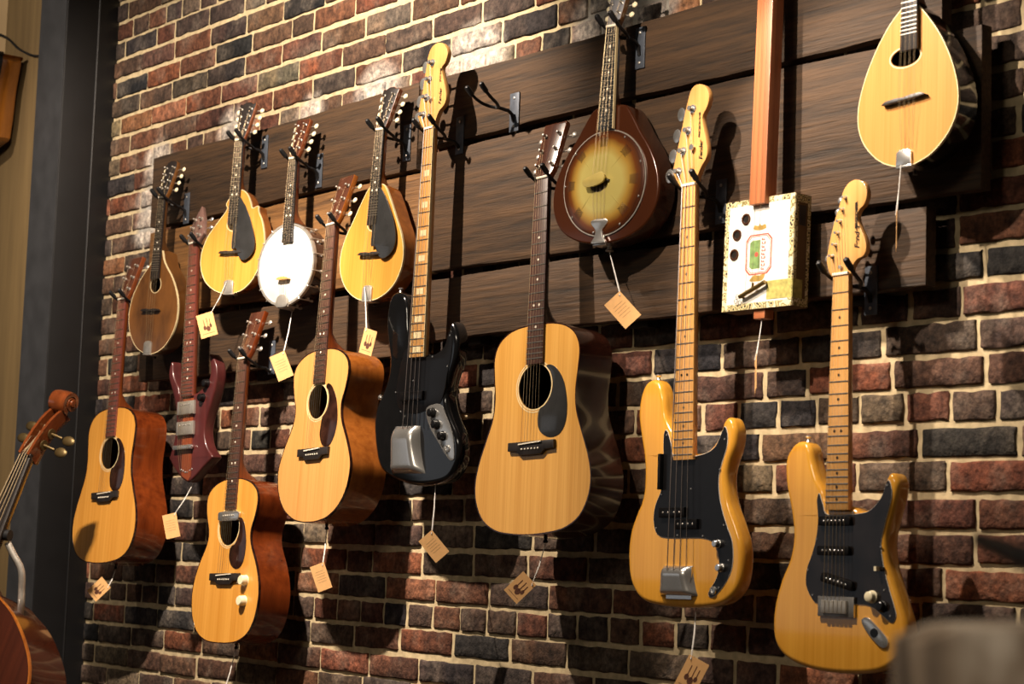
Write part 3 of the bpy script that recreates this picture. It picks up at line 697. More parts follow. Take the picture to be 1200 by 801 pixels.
bm = NB(); prism(bm, offset(ccw(cr(mm(PG), 4)), .0012), .0090, .0103); prism(bm, ccw(cr(mm(PG), 4)), .0082, .0092, 1); pg = I.part('pickguard', bm, ['white_ply', 'black_plastic'])
screw_row(I, [(-62, -558), (-74, -690), (-90, -765), (-20, -781), (60, -783), (95, -798), (124, -760), (109, -640), (122, -575), (20, -680), (140, -835), (112, -893)], .0078, pg)
for x0, x1, zc in ((-75, 6, -731), (-24, 47, -757)):
    bm = NB(); box(bm, x0/1000, x1/1000, .000, .009, zc/1000-.011, zc/1000+.011, 0, .002); pu = I.part('pickup', bm, 'black_plastic')
    for q in (.18, .38, .62, .82):
        bm = NB(); xx = (x0+(x1-x0)*q)/1000; ball(bm, (xx, -.0002, zc/1000), .0025, .001, .0025, 0, 8); I.sub('pole_piece', bm, 'nickel', pu)
bm = NB(); box(bm, -.078, -.070, -.004, .009, -.680, -.600, 0, .003); I.part('thumb_rest', bm, 'black_plastic')
chrome_cover(I, (-64, 30, -848, -74, 46, -912), .010, .024)
bm = NB(); box(bm, -.050, .030, .005, .0105, -.920, -.850); I.part('bridge_plate', bm, 'chrome')
for x, z in ((108, -800), (119, -851)): knob(I, x/1000, z/1000, .0085, .009, .013, 'chrome')
bm = NB(); lathe(bm, [(.0001, -.003), (.004, -.003), (.0045, -.005), (.009, -.004), (.0095, 0)], (.096, .0085, -.900), (0, 1, 0), 14); I.part('output_jack', bm, 'chrome')
strings(I, .033, .060, -.858, -.012, 4, [.0013, .0011, .0009, .0007], posts, 'string_dark')
strap_button(I, -.116, -.430, .030, (0, 0, 1))

# black bass
I = Inst('bass_guitar', 'jazz', 'glossy black bass guitar with a large chrome bridge cover and maple neck', 'bass guitar')
JZ = [(x+4, z) for x, z in [(-40, -580), (-60, -549), (-69, -513), (-77, -465), (-95, -437), (-127, -427), (-153, -436), (-167, -467), (-170, -514), (-157, -565), (-145, -612), (-147, -652), (-166, -694), (-193, -733), (-203, -778), (-193, -835), (-172, -888), (-136, -916), (-66, -937), (7, -947), (89, -944), (150, -929), (183, -889), (187, -849), (176, -814), (150, -780), (128, -745), (119, -710), (131, -669), (150, -629), (157, -588), (150, -550), (130, -524), (117, -542), (108, -570), (86, -594), (53, -604), (23, -602)]]
electric_base(I, JZ, 'black_gloss', .013, .010, .054)
add_neck(I, .038, .062, -.611, -.612, .90, 20, 'maple', 'maple', .007, .018, .022, marks=(3, 5, 7, 9, 12, 15, 17, 19), mmark='cream', block=True, binding=True)
hd = fender_head(I, HEAD_JZ); posts = []
for (x, z), xe in zip([(-34, 43), (-25, 89), (-14, 136), (-5, 180)], (-.057, -.050, -.040, -.032)):
    inline_tuner(I, hd, x/1000, z/1000, xe, .004, .014, True); posts.append((x/1000, -.004, z/1000))
bm = NB(); lathe(bm, [(.0001, -.009), (.007, -.0085), (.0075, -.006), (.004, -.005), (.004, 0)], (-.004, .004, .082), (0, 1, 0), 14); I.sub('string_retainer', bm, 'chrome', hd)
text_mesh(I, hd, 'Fender', .0155, .044, .060, .0036, .25, .0004, name='script_lettering')
text_mesh(I, hd, 'JAZZ BASS', .0085, .038, .122, .0036, 0, .0002, .92, 'model_lettering')
PGJ = [(x+4, z) for x, z in [(-70, -590), (-90, -640), (-100, -700), (-80, -745), (-20, -760), (40, -752), (95, -738), (116, -700), (124, -660), (136, -620), (138, -575), (128, -548), (118, -560), (106, -588), (70, -606), (20, -612), (-44, -612), (-52, -590)]]
bm = NB(); prism(bm, ccw(cr(mm(PGJ), 4)), .0085, .0105, 0, .0004); pg = I.part('pickguard', bm, 'black_plastic')
screw_row(I, [(-98, -700), (-50, -765), (-20, -672), (128, -640), (-70, -752), (132, -560), (60, -612)], .0082, pg)
bm = NB(); box(bm, -.066, .034, -.001, .009, -.725, -.701, 0, .003); I.part('pickup', bm, 'black_plastic')
CP = [(x+4, z) for x, z in [(40, -750), (70, -737), (102, -738), (121, -757), (160, -812), (173, -868), (168, -882), (148, -878), (104, -838), (58, -792)]]
bm = NB(); prism(bm, ccw(cr(mm(CP), 4)), .0080, .0100, 0, .0005); I.part('control_plate', bm, 'chrome')
for x, z in ((77, -759), (97, -790), (126, -820)): knob(I, x/1000, z/1000, .0082, .012, .014, 'black_plastic')
bm = NB(); lathe(bm, [(.0001, -.003), (.004, -.003), (.0045, -.005), (.009, -.004), (.0095, 0)], (.148, .0082, -.853), (0, 1, 0), 14); I.part('output_jack', bm, 'chrome')
chrome_cover(I, (-88, 21, -792, -95, 54, -916), .010, .030)
strings(I, .032, .062, -.80, -.010, 4, [.0013, .0011, .0009, .0007], posts, 'string_dark')
strap_button(I, -.132, -.428, .030, (0, 0, 1)); strap_button(I, -.190, -.712, .030, (-1, 0, .3))

# natural six-string electric
I = Inst('electric_guitar', 'strat', 'natural ash electric guitar with three pickups, dark pickguard and large maple headstock', 'guitar')
ST = [(-30, -470), (-46, -440), (-63, -418), (-78, -383), (-86, -353), (-101, -340), (-124, -339), (-145, -355), (-157, -381), (-154, -428), (-139, -482), (-131, -535), (-140, -582), (-161, -622), (-178, -669), (-184, -715), (-176, -755), (-148, -783), (-98, -800), (-36, -808), (41, -808), (110, -799), (153, -775), (173, -745), (174, -708), (160, -671), (139, -622), (125, -584), (121, -540), (131, -502), (145, -458), (149, -430), (139, -412), (126, -410), (116, -424), (110, -440), (99, -463), (80, -479), (51, -483), (29, -474)]
electric_base(I, ST, 'ash', .012, .010, .054)
add_neck(I, .042, .062, -.482, -.482, .664, 21, 'maple', 'maple', .007, .018, .022, marks=(3, 5, 7, 9, 12, 15, 17, 19, 21), mmark='decal')
hd = fender_head(I, HEAD_ST); posts = []
for i, (x, z) in enumerate([(-26, 41), (-18, 64), (-12, 88), (-6, 112), (0, 136), (7, 160)]):
    inline_tuner(I, hd, x/1000, z/1000, x/1000-.016, .004, .014, False); posts.append((x/1000, -.003, z/1000))
bm = NB(); lathe(bm, [(.0001, -.006), (.004, -.0055), (.0045, -.004), (.003, -.003), (.003, 0)], (-.002, .004, .016), (0, 1, 0), 10); I.sub('truss_rod_nut', bm, 'nickel', hd)
text_mesh(I, hd, 'Fender', .0175, .046, .050, .0036, .25, .0006, name='script_lettering')
text_mesh(I, hd, 'STRATOCASTER', .0085, .040, .092, .0036, 0, .0006, .86, 'model_lettering')
PGS = [(-56, -448), (-61, -463), (-57, -502), (-62, -541), (-73, -574), (-85, -601), (-87, -633), (-72, -659), (-48, -671), (46, -669), (84, -671), (113, -686), (140, -702), (151, -690), (146, -670), (134, -641), (117, -591), (110, -547), (119, -509), (135, -458), (134, -436), (127, -424), (120, -436), (110, -458), (84, -482), (51, -490), (-30, -492), (-46, -470)]
bm = NB(); prism(bm, offset(ccw(cr(mm(PGS), 4)), .0010), .0090, .0103); prism(bm, ccw(cr(mm(PGS), 4)), .0080, .0092, 1); pg = I.part('pickguard', bm, ['white_ply', 'pearl_black'])
screw_row(I, [(38, -487), (-60, -541), (-82, -604), (-68, -655), (126, -434), (112, -555), (104, -600), (122, -640), (138, -690)], .0076, pg)
for xc, zc, rot in ((-7, -504, 0), (-9, -564, 0), (2, -626, .22)):
    bm = NB(); c, s_ = math.cos(-rot), math.sin(-rot)
    pts = [(xc/1000+(x*c-z*s_), zc/1000+(x*s_+z*c)) for x, z in [(-.043, -.006), (-.040, -.0095), (.040, -.0095), (.043, -.006), (.043, .006), (.040, .0095), (-.040, .0095), (-.043, .006)]]
    prism(bm, pts, -.001, .009, 0, .002); pu = I.part('pickup', bm, 'black_plastic')
    for q in range(6):
        x = -.0265+.0106*q; bm = NB(); ball(bm, (xc/1000+x*c, -.0012, zc/1000+x*s_), .0024, .001, .0024, 0, 8); I.sub('pole_piece', bm, 'chrome', pu)
bm = NB(); box(bm, -.049, .048, .002, .0105, -.697, -.656, 0, .002); br = I.part('bridge', bm, 'chrome')
for q in range(6):
    x = -.0285+.0112*q; bm = NB(); box(bm, x-.0048, x+.0048, -.005, .003, -.690, -.664, 0, .0015); I.sub('saddle', bm, 'nickel', br)
knob(I, .092, -.654, .0085, .012, .014, 'ivory'); knob(I, .118, -.672, .0085, .011, .012, 'black_plastic')
JP = [(65, -700), (78, -694), (96, -704), (128, -730), (134, -745), (124, -753), (104, -745), (72, -716)]
bm = NB(); prism(bm, ccw(cr(mm(JP), 4)), .0060, .0105, 0, .0015); jp = I.part('jack_plate', bm, 'chrome')
bm = NB(); prism(bm, circle(.099, -.724, .010, 16, .009), .0052, .0070); I.sub('jack_socket', bm, 'black_plastic', jp)
bm = NB(); box(bm, .098, .122, .004, .009, -.600, -.595); box(bm, .106, .112, -.006, .006, -.603, -.594, 1); I.part('pickup_switch', bm, ['decal', 'ivory'])
strings(I, .034, .054, -.668, -.005, 6, [.0006, .0005, .0004, .0004, .0003, .0003], posts, 'string')
strap_button(I, -.108, -.339, .030, (0, 0, 1))

# pointed maroon electric
I = Inst('electric_guitar', 'elec', 'maroon electric guitar with pointed horns and a pointed tail', 'guitar')
EL = [(-103, -366), (-110, -372), (-117, -398), (-112, -425), (-93, -460), (-74, -502), (-63, -546), (-66, -592), (-76, -631), (-90, -662), (-95, -671), (-88, -680), (-60, -708), (-20, -738), (8, -750), (22, -750), (50, -737), (94, -709), (130, -688), (139, -680), (134, -672), (114, -655), (98, -630), (91, -596), (100, -558), (117, -520), (136, -476), (146, -436), (142, -400), (124, -374), (108, -361), (101, -362), (104, -376), (112, -405), (108, -432), (90, -455), (54, -472), (19, -480), (-48, -476), (-60, -452), (-80, -428), (-94, -402), (-97, -376)]
electric_base(I, EL, 'maroon', .006, .008, .046, 3)
bm = NB(); prism(bm, [(-.028, -.490), (.030, -.490), (.030, -.735), (.016, -.747), (-.020, -.730)], .0068, .009, 0); I.part('center_stripe', bm, 'walnut_core')
add_neck(I, .042, .060, -.484, -.484, .652, 24, 'walnut_core', 'fb_red', .007, .017, .022, marks=(3, 5, 7, 9, 12, 15, 17, 19))
bm = NB(); prism(bm, mm([(-21, -2), (-26, 8), (-44, 30), (-30, 82), (-2, 128), (26, 82), (42, 30), (26, 8), (21, -2)]), .003, .017, 0, .0015); hd = I.part('headstock', bm, 'head_mauve', rot=(-math.radians(12), 0, 0))
posts = []; P = {}
for s in (-1, 1):
    for k, zz in enumerate((.026, .054, .082)):
        tuner_side(I, hd, s*(.024-.004*k), zz, .003, .014, s, .040-.006*k, 'chrome'); P[(s, k)] = tilted(s*(.021-.004*k), -.004, zz, 12)
posts = [P[(-1, 0)], P[(-1, 1)], P[(-1, 2)], P[(1, 2)], P[(1, 1)], P[(1, 0)]]
for z in (-.520, -.584):
    bm = NB(); box(bm, -.046, .044, -.003, .008, z-.021, z+.021, 0, .003); pu = I.part('pickup', bm, 'nickel')
    for q in range(6):
        bm = NB(); ball(bm, (-.0265+.0106*q, -.0032, z+.010), .003, .0012, .003, 0, 8); I.sub('pole_screw', bm, 'chrome', pu)
bm = NB(); box(bm, -.056, .042, -.006, .002, -.650, -.636, 0, .003)
for x in (-.050, .036): lathe(bm, [(.007, -.004), (.007, .004), (.005, .008)], (x, -.001, -.643), (0, 1, 0), 12)
I.part('bridge', bm, 'chrome')
for q in range(6):
    bm = NB(); ball(bm, (-.022+.0115*q, .0065, -.722-.004*abs(q-2.5)*-1), .0035, .002, .0035, 0, 8); I.part('string_ferrule', bm, 'chrome')
for x, z in ((.098, -.452), (.078, -.494)): knob(I, x, z, .008, .013, .015, 'black_plastic')
strings(I, .034, .052, -.643, -.0075, 6, [.0006, .0005, .0004, .0004, .0003, .0003], posts, 'string', tail=(-.722, .006, 1.0))
strap_button(I, -.085, -.470, .026, (-1, 0, .3)); strap_button(I, .080, -.630, .026, (1, 0, -.3))

# ------------------------------------------------------------------ mandolin family
def snake_head(w0, w1, h, top='scroll'):
    if top == 'scroll':
        R = [(w0, -2), (w0+1, 8), (w0+5, 22), (w1-3, h-14), (w1, h-2), (w1-4, h+3), (w1-12, h+1), (8, h+8)]
    elif top == 'round':
        R = [(w0, -2), (w0+1, 8), (w0+6, 22), (w1, h-14), (w1-5, h), (9, h+6)]
    else:
        R = [(w0, -2), (w0+1, 8), (w0+5, 22), (w1-1, h-6), (w1-4, h), (10, h)]
    return mm(R+[(-x, z) for x, z in R[::-1]])
def mandolin(name, key, label, O, depth, mtop, mside, zfb, scale, zbr, hole, pg=None, head=('ebony', 'neck_mahogany'), headpts=None, mfb='ebony', buttons='ivory', tilt=13, tailm='nickel', tailz=None, cx=0., nfr=20, bind='cream', bulge=.012, cat='mandolin', necklen=None, neckm='neck_mahogany', bridge_w=.046, mark='bone', tail_l=.042, holeboard=None, heel=.025, tail_dx=0., wood_bridge='ebony', pose=None, nutw=.030, fbw=.040, bridge_rot=0., arched=True):
    I = Inst(name, key, label, cat, pose=pose); yt = .010
    out = ccw(cr(mm(O), 4))
    bm = NB(); holed(bm, offset(out, -.0006), [hole], yt, yt+.003); I.part('soundboard', bm, mtop)
    bm = NB(); shell(bm, out, yt+.0035, yt+depth, bulge, taper=.03); I.part('body_shell', bm, mside)
    bm = NB(); holed(bm, offset(out, .0006), [offset(out, -.0013)], yt-.0004, yt+.006); I.part('binding', bm, bind)
    bm = NB(); holed(bm, offset(ccw(hole), .004), [offset(ccw(hole), .0012)], yt-.0004, yt+.001); I.part('rosette', bm, 'cream' if bind == 'cream' else 'ebony')
    zj = necklen if necklen else max(p[1] for p in O)/1000-.004
    add_neck(I, nutw, fbw, zfb, zj, scale, nfr, neckm, mfb, .0075, .018, .020, heel=heel, heel_len=.05, marks=(5, 7, 10, 12), mmark=mark)
    hp = headpts or snake_head(15, 33, 124)
    hd = headplate(I, hp, .014, tilt, head); P = {}
    for s in (-1, 1):
        for k in range(4):
            zz = .034+.024*k; hw = .021+.0028*k
            tuner_side(I, hd, s*(.013+.002*k), zz, .003, .014, s, hw, buttons, 'nickel', .0026, .010, .008); P[(s, k)] = tilted(s*(.011+.002*k), -.003, zz, tilt)
    posts = [P[(-1, 0)], P[(-1, 1)], P[(-1, 2)], P[(-1, 3)], P[(1, 3)], P[(1, 2)], P[(1, 1)], P[(1, 0)]]
    w = bridge_w
    br = [(-w, -.003), (-w*.8, .003), (-w*.35, .004), (0, .002), (w*.35, .004), (w*.8, .003), (w, -.003), (w*.7, -.005), (-w*.7, -.005)]
    c, s_ = math.cos(bridge_rot), math.sin(bridge_rot)
    bm = NB(); prism(bm, ccw([(cx+x*c-z*s_, zbr+x*s_+z*c) for x, z in br]), yt-.012, yt+.0005, 0, .001); I.part('bridge', bm, wood_bridge)
    if tailz is None: tailz = min(p[1] for p in O)/1000
    bm = NB(); tx = cx+tail_dx
    prism(bm, [(tx-.019, tailz+.001), (tx+.019, tailz+.001), (tx+.018, tailz+tail_l-.006), (tx+.010, tailz+tail_l), (tx-.010, tailz+tail_l), (tx-.018, tailz+tail_l-.006)], yt-.006, yt+.002, 0, .002)
    box(bm, tx-.019, tx+.019, yt-.005, yt+depth*.5, tailz-.0035, tailz+.0015, 0, .001)
    I.part('tailpiece', bm, tailm)
    strings(I, .024, .036, zbr, yt-.0128, 8, .00024, posts, 'string', tail=(tailz+tail_l-.004, yt-.007, .7), pairs=True)
    if pg:
        bm = NB(); prism(bm, ccw(cr(mm(pg), 4)), yt-.010, yt-.007, 0, .0008); I.part('pickguard', bm, 'slate')
        bm = NB(); tube(bm, [(cx+.045, yt-.008, zbr+.012), (cx+.045, yt+.002, zbr+.012)], .003, 8); I.part('pickguard_post', bm, 'nickel')
    bm = NB(); lathe(bm, [(.004, 0), (.004, -.003), (.0028, -.005), (.0055, -.009), (.0001, -.0095)], (cx, yt+depth*.5, tailz-.002), (0, 0, 1), 12); I.part('end_pin', bm, 'black_plastic')
    return I
M4 = [(-6, -158), (-24, -176), (-38, -197), (-33, -214), (-70, -257), (-103, -299), (-121, -348), (-119, -394), (-96, -437), (-53, -466), (-4, -476), (48, -467), (88, -435), (111, -392), (124, -342), (121, -299), (108, -256), (92, -226), (88, -208), (66, -214), (58, -196), (44, -172), (22, -155)]
mandolin('mandolin', 'm4', 'amber mandolin with two pointed shoulders and a black pickguard, hanging left of the banjo', M4, .044, 'spruce_mandolin', 'mahogany_light', -.262, .350, -.348, circle(0, -.262, .026, 28, .018), bulge=.007,
         pg=[(14, -178), (6, -260), (4, -335), (22, -338), (34, -362), (54, -376), (80, -364), (94, -338), (88, -300), (66, -244), (50, -215), (40, -200)], head=('ebony', 'neck_mahogany'), neckm='mahogany_light')
M8H = [(0, -150), (22, -153), (38, -167), (60, -203), (86, -250), (112, -298), (126, -348), (120, -396), (94, -438), (50, -467), (0, -476)]
mandolin('mandolin', 'm8', 'amber teardrop mandolin with a black pickguard, hanging just left of the bass headstock', mirror(M8H), .058, 'spruce_mandolin', 'mahogany_light', -.267, .350, -.346, circle(0, -.263, .024, 28, .018),
         pg=[(14, -165), (6, -250), (4, -322), (20, -326), (36, -352), (60, -362), (88, -346), (100, -315), (90, -270), (62, -218), (38, -182)], neckm='mahogany_light')
MDH = [(0, -168), (16, -172), (34, -213), (80, -265), (113, -324), (123, -380), (112, -434), (80, -480), (40, -504), (0, -511)]
mandolin('mandolin', 'md', 'worn dark brown mandolin with a round soundhole, hanging at the far left of the boards', mirror(MDH), .062, 'old_brown', 'old_brown_side', -.267, .350, -.368, circle(0, -.285, .024, 28), head=('ebony', 'old_brown_side'), headpts=snake_head(15, 28, 128, 'round'), bind='cream', neckm='old_brown_side', tailm='nickel', cx=-.008)
# flat-top mandola at the right, its neck running out of the top of the picture
MLH = [(0, -221), (14, -224), (46, -256), (76, -298), (98, -340), (115, -385), (123, -428), (119, -468), (100, -505), (66, -537), (30, -553), (0, -557)]
mandolin('mandola', 'mandola', 'egg-shaped pale mandola with black sides and an oval soundhole, at the upper right', [(x-8 if abs(x) > 20 else x-5, z) for x, z in mirror(MLH)], .068, 'spruce_mandola', 'black_gloss', -.322, .420, -.420, circle(-.014, -.332, .036, 32, .019), head=('ebony', 'neck_mahogany'), cx=-.010, bridge_w=.054, bridge_rot=.06, necklen=-.225, fbw=.042, bulge=.012, wood_bridge='ebony', tailm='chrome', cat='mandola', tail_l=.034)

# banjo-mandolin
I = Inst('banjo', 'banjo', 'small banjo with white drum head, metal brackets and four white tuner buttons', 'banjo')
cz, R = -.315, .122; cxb = -.004
bm = NB(); lathe(bm, [(.0001, 0), (R-.006, 0), (R-.004, .002)], (cxb, .008, cz), (0, 1, 0), 48); I.part('drum_head', bm, 'headskin', sharp=60)
bm = NB(); holed(bm, circle(cxb, cz, R+.001, 48), [circle(cxb, cz, R-.006, 48)], .006, .016); I.part('tension_hoop', bm, 'nickel')
bm = NB(); holed(bm, circle(cxb, cz, R-.003, 48), [circle(cxb, cz, R-.013, 48)], .012, .070); I.part('rim', bm, 'rosewood')
bm = NB(); lathe(bm, [(R-.012, 0), (R-.012, .003), (.0001, .012)], (cxb, .066, cz), (0, 1, 0), 40); I.part('resonator_back', bm, 'rosewood')
for k in range(16):
    a = 2*PI*(k+.5)/16; c, s_ = math.cos(a), math.sin(a)
    if s_ > .97: continue
    bm = NB(); q = R+.004
    tube(bm, [(cxb+c*(R-.002), .005, cz+s_*(R-.002)), (cxb+c*q, .005, cz+s_*q), (cxb+c*q, .014, cz+s_*q), (cxb+c*q, .055, cz+s_*q)], .0019, 6)
    lathe(bm, [(.004, 0), (.004, .008), (.003, .010)], (cxb+c*q, .050, cz+s_*q), (0, 1, 0), 8)
    box(bm, cxb+c*(R-.001)-.004, cxb+c*(R-.001)+.004, .036, .046, cz+s_*(R-.001)-.004, cz+s_*(R-.001)+.004, 0, .001)
    I.part('bracket', bm, 'nickel')
add_neck(I, .030, .044, -.250, -.192, .352, 19, 'neck_mahogany', 'ebony', .0075, .018, .022, heel=.040, heel_len=.045, marks=(5, 7, 10, 12))
hd = headplate(I, snake_head(15, 30, 128, 'square'), .014, 13, ('head_dark', 'neck_mahogany')); P = {}
for s in (-1, 1):
    for k in range(4):
        zz = .034+.025*k; tuner_side(I, hd, s*(.013+.0015*k), zz, .003, .014, s, .020+.0025*k, 'ivory', 'nickel', .0026, .010, .0085); P[(s, k)] = tilted(s*(.011+.0015*k), -.003, zz, 13)
posts = [P[(-1, 0)], P[(-1, 1)], P[(-1, 2)], P[(-1, 3)], P[(1, 3)], P[(1, 2)], P[(1, 1)], P[(1, 0)]]
bm = NB(); prism(bm, [(cxb-.026, -.360), (cxb-.022, -.355), (cxb-.006, -.352), (cxb+.006, -.352), (cxb+.022, -.355), (cxb+.026, -.360), (cxb+.012, -.362), (cxb-.012, -.362)], -.006, .0085, 0, .001); I.part('bridge', bm, 'maple')
bm = NB(); prism(bm, cr([(cxb-.022, -.440), (cxb+.022, -.440), (cxb+.024, -.420), (cxb+.012, -.406), (cxb-.012, -.406), (cxb-.024, -.420)], 3), .000, .005, 0, .0015); box(bm, cxb-.016, cxb+.016, .004, .040, -.444, -.438); I.part('tailpiece', bm, 'nickel')
strings(I, .024, .036, -.356, -.007, 8, .00024, posts, 'string', tail=(-.410, .001, .6), pairs=True)
bm = NB(); lathe(bm, [(.004, 0), (.004, -.004), (.006, -.010), (.0001, -.0105)], (cxb, .045, -.437), (0, 0, 1), 10); I.part('end_pin', bm, 'nickel')

# sunburst resonator mandolin
I = Inst('resonator_mandolin', 'reso', 'brown sunburst metal resonator mandolin with a round cover plate and small hand rest', 'mandolin')
RH = [(0, -190), (30, -190), (52, -196), (74, -222), (99, -260), (131, -302), (153, -344), (165, -385), (164, -426), (149, -464), (122, -492), (78, -513), (30, -522), (0, -523)]
out = ccw(cr(mm(mirror(RH)), 5)); MT['burst_body'] = burst('sunburst metal body', 0, -.378, .128, .132); MT['burst_side'] = plain('dark brown metal sides', lin(48, 22, 12), .22, .2, .6)
bm = NB(); roundbody(bm, out, .012, .075, .006); I.part('body', bm, ['burst_body'], sharp=50)
cpz, CR = -.378, .127; bm = NB()
rings = [(CR, .0115), (CR-.002, .007), (CR-.008, .005), (CR*.75, .001), (CR*.45, -.003), (CR*.26, -.005)]
lathe(bm, rings+[(.0001, -.005)], (0, 0, cpz), (0, 1, 0), 64); cp = I.part('cover_plate', bm, 'burst_body', sharp=30)
bm = NB(); holed(bm, circle(0, cpz, CR+.0014, 64), [circle(0, cpz, CR-.0012, 64)], .0085, .0122); I.sub('cover_rim', bm, 'nickel', cp)
for k in range(4):
    a = PI/4+PI/2*k+.02; c, s_ = math.cos(a), math.sin(a)
    bm = NB(); tube(bm, [(c*.036, -.0035, cpz+s_*.036), (c*.07, -.001, cpz+s_*.07), (c*.100, .0022, cpz+s_*.100)], [.0014, .0016, .0008], 6); I.sub('pressed_ridge', bm, 'burst_body', cp)
def surf_y(r):
    for (r0, y0), (r1, y1) in zip(rings, rings[1:]):
        if r <= r0 and r >= r1: return y0+(y1-y0)*(r0-r)/(r0-r1+1e-9)
    return -.005
for k in range(8):
    a0 = PI/8+PI/4*k if False else PI/4*k+PI/8*0+.01
    bm = NB(); cc = .098
    for i in range(-4, 5):
        for j in range(-4, 5):
            if abs(i)+abs(j) > 4: continue
            dr, da = (i-j)*.0026*1.0, (i+j)*.0026
            rr = cc+dr*1.0; aa = a0+da/cc
            x, z = rr*math.cos(aa), cpz+rr*math.sin(aa); y = surf_y(rr)-.0003
            prism(bm, circle(x, z, .0013, 5), y-.0004, y+.001)
    I.sub('screen_holes', bm, 'decal', cp)
for k in range(9):
    a = 2*PI*k/9+.35; x, z = (CR-.007)*math.cos(a), cpz+(CR-.007)*math.sin(a)
    bm = NB(); ball(bm, (x, .0042, z), .003, .002, .003, 0, 8); I.sub('screw', bm, 'chrome', cp)
bm = NB(); prism(bm, ccw(cr([(-.040, -.376), (-.026, -.368), (.010, -.358), (.024, -.362), (.026, -.378), (.016, -.386), (-.010, -.392), (-.034, -.390)], 4)), -.024, -.018, 0, .0015)
for x, z in ((-.030, -.382), (.018, -.370)): tube(bm, [(x, -.02, z), (x, -.003, z)], .004, 8)
MT['handrest'] = plain('yellowed hand rest', lin(190, 170, 96), .3, .2, .4); I.part('hand_rest', bm, 'handrest')
bm = NB(); prism(bm, circle(-.006, -.378, .027, 24, .024), -.0058, -.0048); I.part('bridge_opening', bm, 'decal')
bm = NB(); box(bm, -.030, .030, -.012, -.004, -.3785, -.3745, 0, .001); I.part('bridge', bm, 'ebony')
bm = NB(); prism(bm, ccw(cr([(-.024, -.468), (0, -.466), (.024, -.468), (.024, -.478), (.011, -.492), (.013, -.508), (.022, -.523), (0, -.5245), (-.022, -.523), (-.013, -.508), (-.011, -.492), (-.024, -.478)], 3)), -.001, .008, 0, .0015)
box(bm, -.020, .020, .004, .045, -.528, -.523, 0, .001); I.part('tailpiece', bm, 'chrome')
bm = NB(); lathe(bm, [(.006, 0), (.006, -.006), (.010, -.009), (.010, -.012), (.0001, -.0125)], (0, .043, -.525), (0, 0, 1), 12); I.part('end_pin', bm, 'nickel')
add_neck(I, .031, .046, -.250, -.194, .360, 19, 'old_brown_side', 'slate', .0075, .018, .022, heel=.03, heel_len=.05, marks=(3, 5, 7, 10, 12, 15), mmark='bone', binding=True)
hd = headplate(I, snake_head(16, 31, 140, 'square'), .014, 13, ('frost', 'old_brown_side')); P = {}
for s in (-1, 1):
    for k in range(4):
        zz = .036+.026*k; tuner_side(I, hd, s*(.014+.002*k), zz, .003, .014, s, .021+.0025*k, 'ivory', 'nickel', .0026, .010, .008); P[(s, k)] = tilted(s*(.012+.002*k), -.003, zz, 13)
posts = [P[(-1, 0)], P[(-1, 1)], P[(-1, 2)], P[(-1, 3)], P[(1, 3)], P[(1, 2)], P[(1, 1)], P[(1, 0)]]
strings(I, .025, .038, -.376, -.0125, 8, .00024, posts, 'string', tail=(-.470, -.002, .8), pairs=True)

# ------------------------------------------------------------------ cigar box guitar
def border_mat():
    m, nt, b = newmat('printed gold and cream border'); setp(b, .6); N, L = nt.nodes, nt.links
    tc = N.new('ShaderNodeTexCoord'); mp = N.new('ShaderNodeMapping'); mp.inputs['Scale'].default_value = (70, 70, 70); L.new(tc.outputs['Object'], mp.inputs[0])
    v = N.new('ShaderNodeTexVoronoi'); v.inputs['Scale'].default_value = 1.3; L.new(mp.outputs[0], v.inputs['Vector'])
    r = N.new('ShaderNodeValToRGB'); r.color_ramp.interpolation = 'CONSTANT'; e = r.color_ramp.elements
    e[0].position = 0; e[0].color = lin(60, 50, 34); e[1].position = .28; e[1].color = lin(206, 190, 140)
    q = e.new(.5); q.color = lin(120, 108, 62); q = e.new(.66); q.color = lin(222, 212, 174)
    L.new(v.outputs['Distance'], r.inputs[0]); L.new(r.outputs[0], b.inputs['Base Color']); return m
MT['border'] = border_mat()
MT['label_white'] = plain('white label paper', lin(226, 222, 212), .55, 0, 0, .03)
MT['box_side'] = wood('box side wood', lin(70, 48, 22), lin(104, 74, 36), (40, 40, 3), .6, 0)
MT['seal_green'] = plain('olive revenue seal', lin(176, 166, 92), .6, 0, 0, .3, 90)
MT['panel_green'] = plain('green vignette', lin(112, 142, 82), .6, 0, 0, .4, 70)
MT['print_red'] = plain('red print', lin(176, 74, 58), .6)
MT['print_gold'] = plain('gold print', lin(168, 138, 70), .5, .2, 0, .3, 80)
MT['brass'] = plain('aged brass', lin(150, 126, 76), .35, .9, 0, .2, 60)
MT['grommet'] = plain('dark brown grommet', lin(74, 42, 26), .35, .4)
BW, BH, BD = .203, .242, .050
u = Vector((1, .02, .0)).normalized(); v = Vector((.026, .03, 1)); v = (v-u*v.dot(u)).normalized(); n = u.cross(v)
cb = empty('cigar_box_guitar', 'three-hole cigar box guitar with a white printed box and square reddish neck', 'guitar')
Mx = Matrix((u, -n, v)).transposed().to_4x4(); Mx.translation = Vector((-2.947, -.163, 2.0885)); cb.matrix_world = Mx
def cpart(name, bm, m, par=None, label=None):
    o = obj(name, bm, m, par or cb)
    if label: o['label'] = label
    return o
hw = BW/2
bm = NB(); box(bm, -hw, hw, 0, BD, 0, BH, 0, .001)
bx = cpart('box', bm, 'box_side')
bm = NB()
for z0, z1 in ((.001, .018), (BH-.018, BH-.001)): box(bm, hw-.0003, hw+.0006, .001, BD-.001, z0, z1)
for y0, y1 in ((.001, .010), (BD-.010, BD-.001)): box(bm, hw-.0003, hw+.0006, y0, y1, .018, BH-.018)
